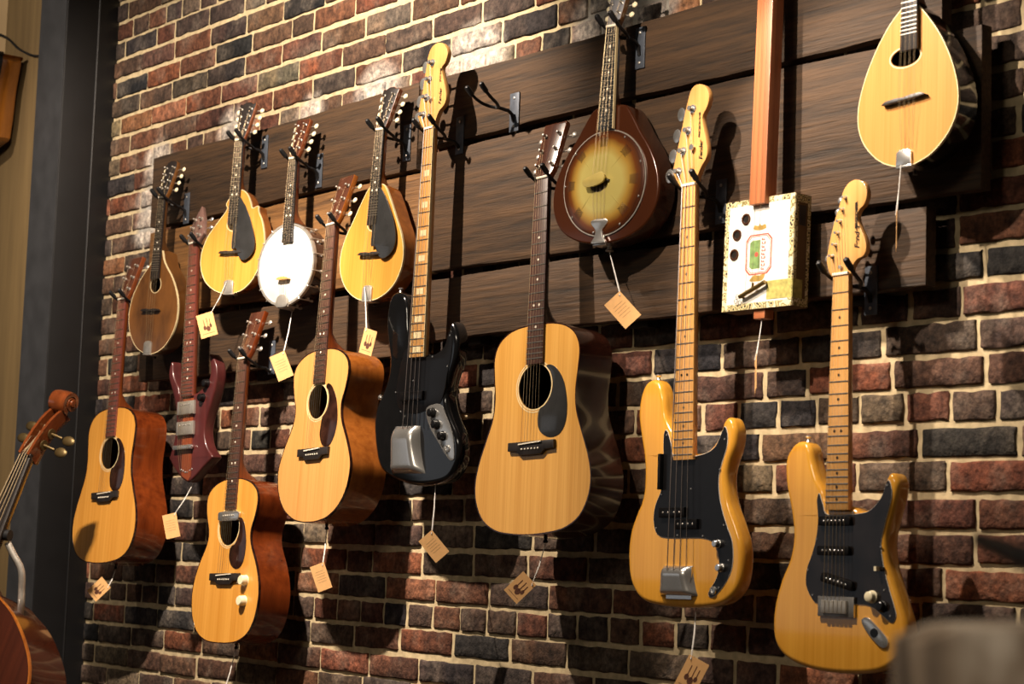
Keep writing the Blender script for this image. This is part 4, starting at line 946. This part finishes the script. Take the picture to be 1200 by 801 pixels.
holed(bm, [(-hw+.0005, .0005), (hw-.0005, .0005), (hw-.0005, BH-.0005), (-hw+.0005, BH-.0005)], [[(-hw+.013, .014), (hw-.013, .014), (hw-.013, BH-.013), (-hw+.013, BH-.013)]], -.0008, .0004)
cpart('printed_border', bm, 'border', bx)
bm = NB(); prism(bm, [(-hw+.013, .014), (hw-.013, .014), (hw-.013, BH-.013), (-hw+.013, BH-.013)], -.0005, .0004); cpart('white_label', bm, 'label_white', bx)
def uv(a, b): return (-hw+a*BW, BH*(1-b))
bm = NB(); prism(bm, circle(hw+.0004, BH*.80, .02, 4), .02, .03) if False else box(bm, hw-.0002, hw+.0009, .014, .034, BH*.72, BH*.90, 0, .0003); cpart('side_oval_print', bm, 'ebony', bx)
for a, b in ((.31, .177), (.185, .31), (.155, .487)):
    x, z = uv(a, b); bm = NB(); holed(bm, circle(x, z, .0125, 24), [circle(x, z, .0085, 24)], -.0028, .001); g = cpart('sound_hole', bm, 'grommet')
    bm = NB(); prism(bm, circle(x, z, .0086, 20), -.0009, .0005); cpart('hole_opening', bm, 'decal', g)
x, z = uv(.51, .51)
oct_ = lambda sx, sz, c=.012: [(x-sx+c, z-sz), (x+sx-c, z-sz), (x+sx, z-sz+c), (x+sx, z+sz-c), (x+sx-c, z+sz), (x-sx+c, z+sz), (x-sx, z+sz-c), (x-sx, z-sz+c)]
bm = NB(); holed(bm, oct_(.038, .044), [oct_(.0355, .0415)], -.0010, .0002); holed(bm, oct_(.034, .040), [oct_(.0330, .0390)], -.0010, .0002); cpart('label_frame', bm, 'print_red', bx)
bm = NB(); prism(bm, [(x-.026, z-.026), (x-.020, z-.031), (x+.004, z-.031), (x+.004, z+.031), (x-.020, z+.031), (x-.026, z+.026)], -.0009, .0002); cpart('green_picture', bm, 'panel_green', bx)
bm = NB(); prism(bm, circle(x-.006, z, .0055, 12), -.0012, .0002)
for i in range(9):
    zz = z-.032+.008*i
    box(bm, x+.0085, x+.0175, -.0010, .0002, zz-.0028, zz-.0014); box(bm, x+.008, x+.0105, -.0010, .0002, zz-.0028, zz+.0026)
    if i % 2: box(bm, x+.0165, x+.019, -.0010, .0002, zz-.0028, zz+.0026)
    else: box(bm, x+.0128, x+.0150, -.0010, .0002, zz-.0028, zz+.0010)
cpart('red_print', bm, 'print_red', bx)
xx, zz = uv(.51, .27); bm = NB(); prism(bm, ccw(cr([(xx-.018, zz-.002), (xx-.014, zz+.006), (xx-.004, zz+.004), (xx, zz+.009), (xx+.005, zz+.004), (xx+.016, zz+.006), (xx+.018, zz-.003), (xx, zz-.006)], 3)), -.0009, .0002); cpart('gold_crest', bm, 'print_gold', bx)
bm = NB(); xx, zz = uv(.50, .72); prism(bm, ccw(cr([(xx-.022, zz-.006), (xx-.010, zz+.006), (xx+.006, zz+.004), (xx+.022, zz+.008), (xx+.016, zz-.006), (xx, zz-.008)], 3)), -.0009, .0002); cpart('gold_crest', bm, 'print_gold', bx)
bm = NB(); (x0, z1), (x1, z0) = uv(.645, .76), uv(.995, .925); box(bm, x0, x1, -.0011, .0003, z0, z1); box(bm, hw-.0002, hw+.0008, .000, .030, z0, z1); cpart('paper_seal', bm, 'seal_green', bx)
(xa, za), (xb, zb) = uv(.30, .885), uv(.66, .775)
bm = NB(); tube(bm, [(xa, -.010, za), (xb, -.010, zb)], .0048, 10); tube(bm, [(xa+.004, -.010, za), (xa+.004, 0, za)], .003, 8); tube(bm, [(xb-.004, -.010, zb), (xb-.004, 0, zb)], .003, 8)
tube(bm, [((xa+xb)/2, -.010, (za+zb)/2+.002), ((xa+xb)/2+.004, -.012, (za+zb)/2+.014)], .0025, 8); cpart('bridge_rod', bm, 'brass')
bm = NB()
for dx, dz in ((-.012, .002), (-.016, -.008), (-.004, -.012)):
    tube(bm, [(xa+dx+.005*math.cos(t*PI/4), -.004, za+dz+.005*math.sin(t*PI/4)) for t in range(9)], .0008, 6)
cpart('wire_loops', bm, 'chrome')
bm = NB(); box(bm, -.020, .026, -.014, .022, BH-.016, BH+.62, 0, .002); nk = cpart('neck_stick', bm, 'cedar')
bm = NB(); box(bm, -.012, .020, .006, .034, -.020, .004, 0, .001); cpart('stick_end', bm, 'cedar')
bm = NB(); box(bm, -.022, .028, -.018, -.010, BH+.555, BH+.560); cpart('nut', bm, 'bone')
for k, s in enumerate((-1, 1, -1)):
    zz = BH+.575+.016*k; bm = NB(); lathe(bm, [(.003, 0), (.003, -.010), (.0001, -.0105)], (.003+s*.009, -.014, zz), (0, 1, 0), 8); tube(bm, [(.003, .012, zz), (.003+s*.032, .012, zz)], .002, 6); ball(bm, (.003+s*.040, .012, zz), .009, .004, .008, 0, 10); cpart('tuning_peg', bm, 'nickel', nk)
for k in range(3):
    xk = -.006+.009*k; bm = NB(); tube(bm, [(xa+(xb-xa)*(.3+.25*k), -.0155, za+(zb-za)*(.3+.25*k)), (xk, -.0185, BH+.5575), (xk, -.020, BH+.59)], .0003, 4); cpart('string', bm, 'string')

# ------------------------------------------------------------------ hangers
def hanger(label, x, z, reach, back=-.0785, half=.028, width=.017, empty_=False, zplate=0.):
    """x, z: where the neck is gripped; reach: how far the yoke stands from the plate"""
    h = empty('wall_hanger', label, 'hanger', (x, back, z-.022), 'black iron wall hangers')
    bm = NB(); box(bm, -width, width, -.004, 0, -.052+zplate, .050+zplate, 0, .0015)
    pl = obj('plate', bm, 'iron', h)
    for zz in (.036, -.038):
        bm = NB(); ball(bm, (0, -.0045, zz+zplate), .0042, .002, .0042, 0, 8); obj('screw', bm, 'nickel', pl)
    j = -(reach-.036)
    bm = NB(); tube(bm, [(0, -.004, -.026+zplate*.5), (0, -.010, -.008), (0, -.022, 0), (0, j*.6, .001), (0, j, .003)], .0048, 10); obj('arm', bm, 'iron_black', h)
    bm = NB()
    pts = [(half*1.15, -(reach+.034), .042), (half*1.12, -(reach+.022), .030), (half, -reach, .016), (half*.78, -(reach-.020), .008), (half*.25, j+.002, .003), (-half*.25, j+.002, .003), (-half*.78, -(reach-.020), .008), (-half, -reach, .016), (-half*1.12, -(reach+.022), .030), (-half*1.15, -(reach+.034), .042)]
    tube(bm, cr(pts, 4, False), .0042, 8); yk = obj('yoke', bm, 'iron_black', h)
    for s in (-1, 1):
        bm = NB(); tube(bm, [(s*half*1.12, -(reach+.020), .029), (s*half*1.15, -(reach+.034), .042), (s*half*1.16, -(reach+.038), .047), (s*half*1.16, -(reach+.040), .049)], [.0066, .007, .0062, .003], 10); obj('rubber_cap', bm, 'rubber', yk)
    return h
HL = [('md', 'iron hanger gripping the head of the worn brown mandolin', .019, 0), ('m4', 'iron hanger gripping the two-pointed amber mandolin', .021, 0), ('banjo', 'iron hanger gripping the small banjo', .021, 0),
      ('m8', 'iron hanger gripping the amber teardrop mandolin', .021, 0), ('ooo', 'iron hanger gripping the pale honey acoustic guitar with light sides', .028, 0), ('om', 'bent iron hanger gripping the two-knob acoustic guitar, on the lowest left board', .028, .035),
      ('dreadleft', 'iron hanger gripping the acoustic guitar beside the steel column', .028, 0), ('elec', 'iron hanger gripping the maroon pointed guitar', .027, 0), ('jazz', 'iron hanger gripping the black bass', .030, .02),
      ('dread', 'iron hanger gripping the large centre acoustic guitar', .028, 0), ('pb', 'iron hanger gripping the natural bass', .031, 0), ('strat', 'iron hanger gripping the natural six-string electric guitar', .032, 0), ('reso', 'iron hanger gripping the sunburst resonator mandolin at the top edge', .021, -.012)]
for key, lab, hf, zp in HL:
    N = POSE[key][0]
    hanger(lab, N[0]+.002, N[2], abs(N[1])-.0785-.010, half=hf, zplate=zp)
hanger('iron hanger gripping the egg-shaped mandola above the picture edge', -2.519, 2.89, .163, back=-.0045, half=.021)
hanger('empty iron hanger on the top board, holding nothing', -3.911, 2.706, .098, half=.026, width=.019)
hanger('iron hanger gripping the square stick of the cigar box guitar', -2.966, 2.66, .075, half=.033) if False else None

# ------------------------------------------------------------------ price tags
def price_tag(label, hole, ang, L, w, yaw, top, pic=False, corner='tc'):
    """hole: world point of the punched hole; ang: lean of the long side (degrees, clockwise seen from the front); top: where the string is tied"""
    h = Vector(hole); t = empty('price_tag', label, 'price tag', hole, 'kraft price tags on strings')
    t.rotation_euler = (0, 0, math.radians(yaw))
    a = math.radians(ang); R = Matrix.Rotation(-a, 3, 'Y')
    cs = {'tc': (0, -.006), 'tr': (w/2-.007, -.007), 'tl': (-w/2+.007, -.007)}[corner]
    def T(p): q = R @ Vector((p[0]-cs[0], 0, p[1]-cs[1])); return (q.x, q.z)
    out = [T(p) for p in ((-w/2, -L), (w/2, -L), (w/2, 0), (-w/2, 0))]
    hl = [T((cs[0]+.0022*math.cos(k*PI/5), cs[1]+.0022*math.sin(k*PI/5))) for k in range(10)]
    bm = NB(); holed(bm, out, [hl], -.0006, .0006); cd = obj('card', bm, 'kraft', t)
    bm = NB()
    if pic:
        for cx_, zc_, rx, rz, tz in ((-.008, -.60, .0050, .0070, -.24), (.0025, -.66, .0065, .0085, -.20), (.0115, -.56, .0040, .0060, -.26)):
            prism(bm, [T((cx_+rx*math.cos(k*PI/6), zc_*L+rz*math.sin(k*PI/6))) for k in range(12)], -.0009, .0003)
            prism(bm, [T((cx_-.0009, zc_*L)), T((cx_+.0009, zc_*L)), T((cx_+.0009, tz*L)), T((cx_-.0009, tz*L))], -.0009, .0003)
        prism(bm, [T((-w*.36, -.86*L)), T((w*.36, -.86*L)), T((w*.36, -.845*L)), T((-w*.36, -.845*L))], -.0009, .0003)
    else:
        for k in range(5):
            zz = -L*(.28+.10*k); ww = w*(.34 if k % 2 else .28)
            prism(bm, [T((-ww, zz-.0003)), T((ww, zz-.0003)), T((ww, zz+.0003)), T((-ww, zz+.0003))], -.0008, .0003)
    obj('printing', bm, 'ink', cd)
    inv = Matrix.Rotation(-math.radians(yaw), 3, 'Z')
    tp = inv @ (Vector(top)-h)
    mid = tp*.5+Vector((.001, 0, -.002)); bm = NB()
    tube(bm, [(0, -.002, -.001), (.0006, -.001, .003), tuple(mid), tuple(tp)], .0011, 6); tube(bm, [(0, .002, -.001), (.0016, .001, .004), tuple(mid+Vector((.0016, 0, 0))), tuple(tp)], .0009, 6)
    obj('string', bm, 'thread', t)
    return t
def wpt(key, x, y, z):
    N, u, v, L = POSE[key]; u, v = Vector(u), Vector(v).normalized(); u = (u-v*u.dot(v)).normalized(); n = u.cross(v)
    p = Vector(N)+(u*x-n*y+v*z)*SCL; return tuple(p)
YF = 40
price_tag('kraft price tag with a small picture, hanging below the two-pointed amber mandolin', (-5.202, -0.210, 2.243), 19-2, .073, .054, YF, wpt('m4', -.004, .001, -.440), True, 'tr')
price_tag('kraft price tag on a white string below the banjo', (-4.757, -.222, 2.094), 24, .076, .048, YF, wpt('banjo', -.004, .045, -.447), False, 'tr')
price_tag('kraft price tag with a small picture, below the teardrop mandolin', (-4.345, -0.220, 2.132), -16, .068, .048, 12, wpt('m8', -.006, .001, -.440), True, 'tl')
price_tag('plain kraft price tag hanging in front of the acoustic guitar sides under the maroon guitar', (-5.364, -0.210, 1.635), 14, .074, .046, YF, wpt('elec', .016, .030, -.750), False, 'tr')
price_tag('kraft price tag with a small picture, hanging below the acoustic guitar by the steel column', (-5.757, -0.220, 1.402), -46, .067, .047, YF, wpt('dreadleft', 0, .066, -.890), True, 'tr')
price_tag('plain kraft price tag below the pale honey acoustic guitar with light sides', (-4.494, -0.230, 1.504), 22, .072, .042, YF, wpt('ooo', 0, .065, -.858), False, 'tr')
price_tag('plain kraft price tag hanging diagonally below the black bass', (-4.028, -0.210, 1.595), 42, .071, .045, YF, wpt('jazz', .060, .040, -.940), False, 'tr')
price_tag('kraft price tag with a small picture, dimly lit below the large centre acoustic guitar', (-3.606, -0.220, 1.480), -45, .064, .045, YF, wpt('dread', 0, .062, -.890), True, 'tr')
price_tag('plain kraft price tag hanging below the sunburst resonator mandolin', (-3.324, -0.220, 2.143), 43, .074, .048, YF, wpt('reso', 0, .043, -.537), False, 'tr')
price_tag('kraft price tag seen edge-on below the cigar box', (-2.918, -0.190, 1.975), 14, .076, .046, -42, (-2.945, -.146, 2.068), False, 'tc')
price_tag('kraft price tag with a picture at the bottom edge, below the natural bass', (-3.084, -0.200, 1.341), -26, .075, .048, YF, wpt('pb', .010, .040, -.938), True, 'tl')
price_tag('kraft price tag seen nearly edge-on below the egg-shaped mandola', (-2.521, -0.210, 2.237), 1, .076, .046, -49, wpt('mandola', -.016, .006, -.550), False, 'tc')
price_tag('kraft price tag low under the two-knob acoustic guitar', (-5.001, -0.220, 1.125), 8, .074, .050, YF, wpt('om', 0, .060, -.858), False, 'tr')

# ------------------------------------------------------------------ upright bass by the column
Nn = Vector((-5.545, -.627, 1.797)); v = Vector((.03, .33, .94)).normalized(); u = Vector((math.cos(math.radians(28)), math.sin(math.radians(28)), 0)); u = (u-v*u.dot(v)).normalized()
MT['brass_dark'] = plain('tarnished brass', lin(92, 76, 46), .45, .7, 0, .2, 60)
MT['bass_brown'] = wood('brown bass varnish', lin(38, 16, 10), lin(64, 28, 16), (60, 60, 3), .22, .7)
MT['bass_scroll'] = wood('reddish scroll varnish', lin(70, 32, 14), lin(116, 58, 26), (40, 40, 6), .2, .8)
LB = 1.58
I = Inst('upright_bass', None, 'brown upright bass leaning by the column, carved scroll at the left edge', 'upright bass', pose=(tuple(Nn), tuple(u), tuple(v), LB))
UB = [(0, -405), (26, -407), (62, -424), (130, -458), (206, -520), (262, -590), (286, -670), (276, -755), (225, -840), (180, -900), (172, -960), (182, -1020), (222, -1080), (290, -1140), (330, -1220), (340, -1310), (325, -1400), (270, -1490), (170, -1550), (60, -1575), (0, -1578)]
out = ccw(cr(mm(mirror(UB)), 4)); yt = .055
bm = NB(); prism(bm, offset(out, .008), yt, yt+.010, 0, .003); I.part('front_plate', bm, 'bass_brown')
bm = NB(); holed(bm, offset(out, .0084), [offset(out, .003)], yt-.0006, yt+.009); I.part('edge_purfling', bm, 'mahogany_light')
bm = NB(); shell(bm, out, yt+.010, yt+.20, .02); I.part('body_shell', bm, 'bass_brown')
bm = NB(); rings = []
for i in range(13):
    t = i/12; z = -.405*t-.0; w = .043+.020*t; d = .028+.008*t+.10*max(0, (t-.8)/.2)**2
    row = [(-w/2, .010), (w/2, .010)]+[(w/2*math.cos(a*PI/8), .010+d*math.sin(a*PI/8)) for a in range(1, 8)]
    rings.append([bm.verts.new((x, y, z)) for x, y in row])
for a, b in zip(rings, rings[1:]): ring_faces(bm, a, b)
cap(bm, rings[0]); cap(bm, rings[-1]); I.part('neck', bm, 'bass_brown')
bm = NB(); prism(bm, [(-.0215, 0), (-.047, -.86), (.047, -.86), (.0215, 0)], 0, .012, 0, .003); I.part('fingerboard', bm, 'ebony')
bm = NB(); box(bm, -.022, .022, -.005, .010, 0, .009, 0, .001); I.part('nut', bm, 'ebony')
# pegbox: two cheeks curving back, then the scroll
spine = [(.014, 0), (.022, .05), (.036, .10), (.056, .145), (.078, .175)]
bm = NB()
for s in (-1, 1):
    pr = cr(spine, 4, False); A = []
    for i, (y, z) in enumerate(pr):
        t = i/(len(pr)-1); th = .024-.006*t; xi = s*(.012+.002*t); xo = s*(.021+.003*t)
        A.append([bm.verts.new((x, y+dy, z+dz)) for x, dy, dz in ((xi, -th, .004), (xo, -th, .004), (xo, th, -.012), (xi, th, -.012))])
    for a, b in zip(A, A[1:]): ring_faces(bm, a, b)
    cap(bm, A[0]); cap(bm, A[-1])
pr = cr([(y+.026, z-.010) for y, z in spine], 4, False); A = []
for y, z in pr: A.append([bm.verts.new((x, y+dy, z)) for x, dy in ((-.022, -.006), (.022, -.006), (.018, .010), (-.018, .010))])
for a, b in zip(A, A[1:]): ring_faces(bm, a, b)
cap(bm, A[0]); cap(bm, A[-1])
pb_ = I.part('pegbox', bm, 'bass_scroll')
bm = NB(); cy, cz2 = .074, .205
# scroll: a spiral band that narrows in radius and widens towards the eyes
prev = None; NS = 44
for i in range(NS+1):
    t = i/NS; a = -PI*.5-t*2*PI*1.75; r = .040*(1-.70*t); hwid = .030+.006*t; band = .014*(1-.45*t)
    c, s_ = math.cos(a), math.sin(a)
    R4 = [bm.verts.new((x, cy+c*rr, cz2+s_*rr)) for x, rr in ((-hwid, r), (-hwid*.5, r+.003), (hwid*.5, r+.003), (hwid, r), (hwid, r-band), (-hwid, r-band))]
    if prev: ring_faces(bm, prev, R4)
    else: cap(bm, R4)
    prev = R4
cap(bm, prev, 0, True)
lathe(bm, [(.0001, -.041), (.011, -.040), (.013, -.034), (.013, .034), (.011, .040), (.0001, .041)], (0, cy, cz2), (1, 0, 0), 16)
I.part('scroll', bm, 'bass_scroll')
for k, (y, z, s) in enumerate(((.030, .050, 1), (.044, .092, 1), (.038, .070, -1), (.054, .115, -1))):
    bm = NB(); tube(bm, [(-s*.018, y, z), (s*.028, y, z), (s*.062, y+.012, z-.004)], .0042, 8, 0)
    ball(bm, (s*.082, y+.02, z-.006), .024, .006, .016, 0, 12); lathe(bm, [(.016, 0), (.016, .004)], (s*.026, y, z), (1, 0, 0), 14); I.sub('tuning_peg', bm, 'brass_dark', pb_)
for k in range(4):
    xn = -.0145+.0097*k; bm = NB(); tube(bm, [(-.045+.03*k, -.060, -1.06), (xn, -.006, .004), (xn*.7, .020, .045+.022*k)], .0020-.0002*k, 6); I.part('string', bm, 'string')
bm = NB(); prism(bm, ccw([(-.075, -1.06), (-.05, -1.05), (.05, -1.05), (.075, -1.06), (.05, -1.07), (-.05, -1.07)]), -.056, yt, 0, .002); I.part('bridge', bm, 'maple')
bm = NB(); prism(bm, ccw([(-.05, -1.22), (.05, -1.22), (.028, -1.52), (-.028, -1.52)]), .0, .02, 0, .004); I.part('tailpiece', bm, 'ebony')
bm = NB(); tube(bm, [(0, yt+.10, -1.575), (0, yt+.10, -1.86)], [.010, .006], 10); I.part('end_pin', bm, 'nickel')
# padded grip with a bent tube carried by the bass neck
g = empty('stand_arm', 'bent grey metal arm with a black collar, reaching from column to bass neck', 'stand', (-5.60, -.66, 0))
def gp(p): return (p[0]+5.60, p[1]+.66, p[2])
bm = NB(); tube(bm, cr([gp(p) for p in ((-5.545, -.665, 1.535), (-5.532, -.650, 1.500), (-5.519, -.632, 1.464), (-5.518, -.625, 1.435), (-5.526, -.620, 1.395), (-5.535, -.615, 1.345), (-5.62, -.58, 1.26), (-5.95, -.42, 1.17), (-6.44, -.205, 1.15))], 4, False), .011, 10); obj('bent_tube', bm, 'nickel', g)
bm = NB(); tube(bm, [gp(p) for p in ((-5.575, -.695, 1.560), (-5.530, -.665, 1.556))], .017, 12); obj('collar', bm, 'rubber', g)
bm = NB(); lathe(bm, [(.035, 0), (.035, .006), (.016, .012), (.0001, .0125)], gp((-6.44, -.2015, 1.15)), (0, -1, 0), 20); obj('mounting_flange', bm, 'iron_black', g)

# amber instrument body at the far left edge and a cable on the plaster
bm = NB(); q = [(-.33, -.26), (-.02, -.25), (.030, -.20), (.052, -.06), (.078, .03), (.076, .055), (.058, .064), (-.33, .070)]
roundbody(bm, ccw(cr(q, 4)), -.045, .045, .010)
MT['amber'] = wood('amber varnish', lin(110, 62, 18), lin(168, 104, 34), (30, 30, 3), .2, .7)
ab = empty('wooden_case', 'amber varnished wooden case with black edge hanging on the beige wall', 'case', (-6.80, -.24, 3.25))
obj('body', bm, 'amber', ab)
bm = NB(); o2 = ccw(cr(q, 4)); holed(bm, offset(o2, .006), [offset(o2, -.006)], -.049, -.034); obj('black_edging', bm, 'black_plastic', ab)
bm = NB(); tube(bm, [(.0, .043, .02), (.0, .068, .03)], .02, 10); obj('mounting_peg', bm, 'iron_black', ab)
bm = NB(); tube(bm, cr([(-7.2, -.178, 3.53), (-6.93, -.178, 3.435), (-6.80, -.178, 3.365), (-6.67, -.178, 3.315), (-6.575, -.178, 3.298)], 5, False), .0045, 8)
tag(obj('cable', bm, 'rubber'), 'thin dark cable drooping across the beige wall to the column', 'cable')

# ------------------------------------------------------------------ out-of-focus things near the camera
def rough_mat():
    m, nt, b = newmat('weathered grey brown wood'); setp(b, .85); N, L = nt.nodes, nt.links
    tc = N.new('ShaderNodeTexCoord'); mp = N.new('ShaderNodeMapping'); mp.inputs['Scale'].default_value = (24, 24, 12); L.new(tc.outputs['Object'], mp.inputs[0])
    n1 = N.new('ShaderNodeTexNoise'); n1.inputs['Scale'].default_value = 1; n1.inputs['Detail'].default_value = 3; L.new(mp.outputs[0], n1.inputs['Vector'])
    r = N.new('ShaderNodeValToRGB'); e = r.color_ramp.elements; e[0].position = .32; e[0].color = lin(70, 58, 48); e[1].position = .68; e[1].color = lin(236, 220, 198)
    q = e.new(.5); q.color = lin(150, 130, 108); L.new(n1.outputs['Fac'], r.inputs[0]); L.new(r.outputs[0], b.inputs['Base Color']); return m
MT['rough'] = rough_mat()
bm = NB(); hw2 = .10
prism(bm, [(-hw2, 0), (hw2, 0), (hw2, 1.512), (hw2-.03, 1.518), (.02, 1.513), (-.03, 1.520), (-hw2+.02, 1.517), (-hw2, 1.508)], 0, .07, 0, .006)
pst = obj('wooden_post', bm, 'rough'); pst.location = (-.604, -2.274, .004); pst.rotation_euler = (0, 0, math.radians(51.7))
tag(pst, 'blurred weathered grey-brown post top in the near lower right corner', 'post')
bm = NB(); tube(bm, [(-.60, -2.21, 1.530), (-.70, -2.165, 1.545), (-.8304, -2.094, 1.570)], [.011, .010, .005], 10)
tag(obj('dark_rod', bm, 'iron_black'), 'blurred thin dark rod resting on the near post at the right edge', 'rod')
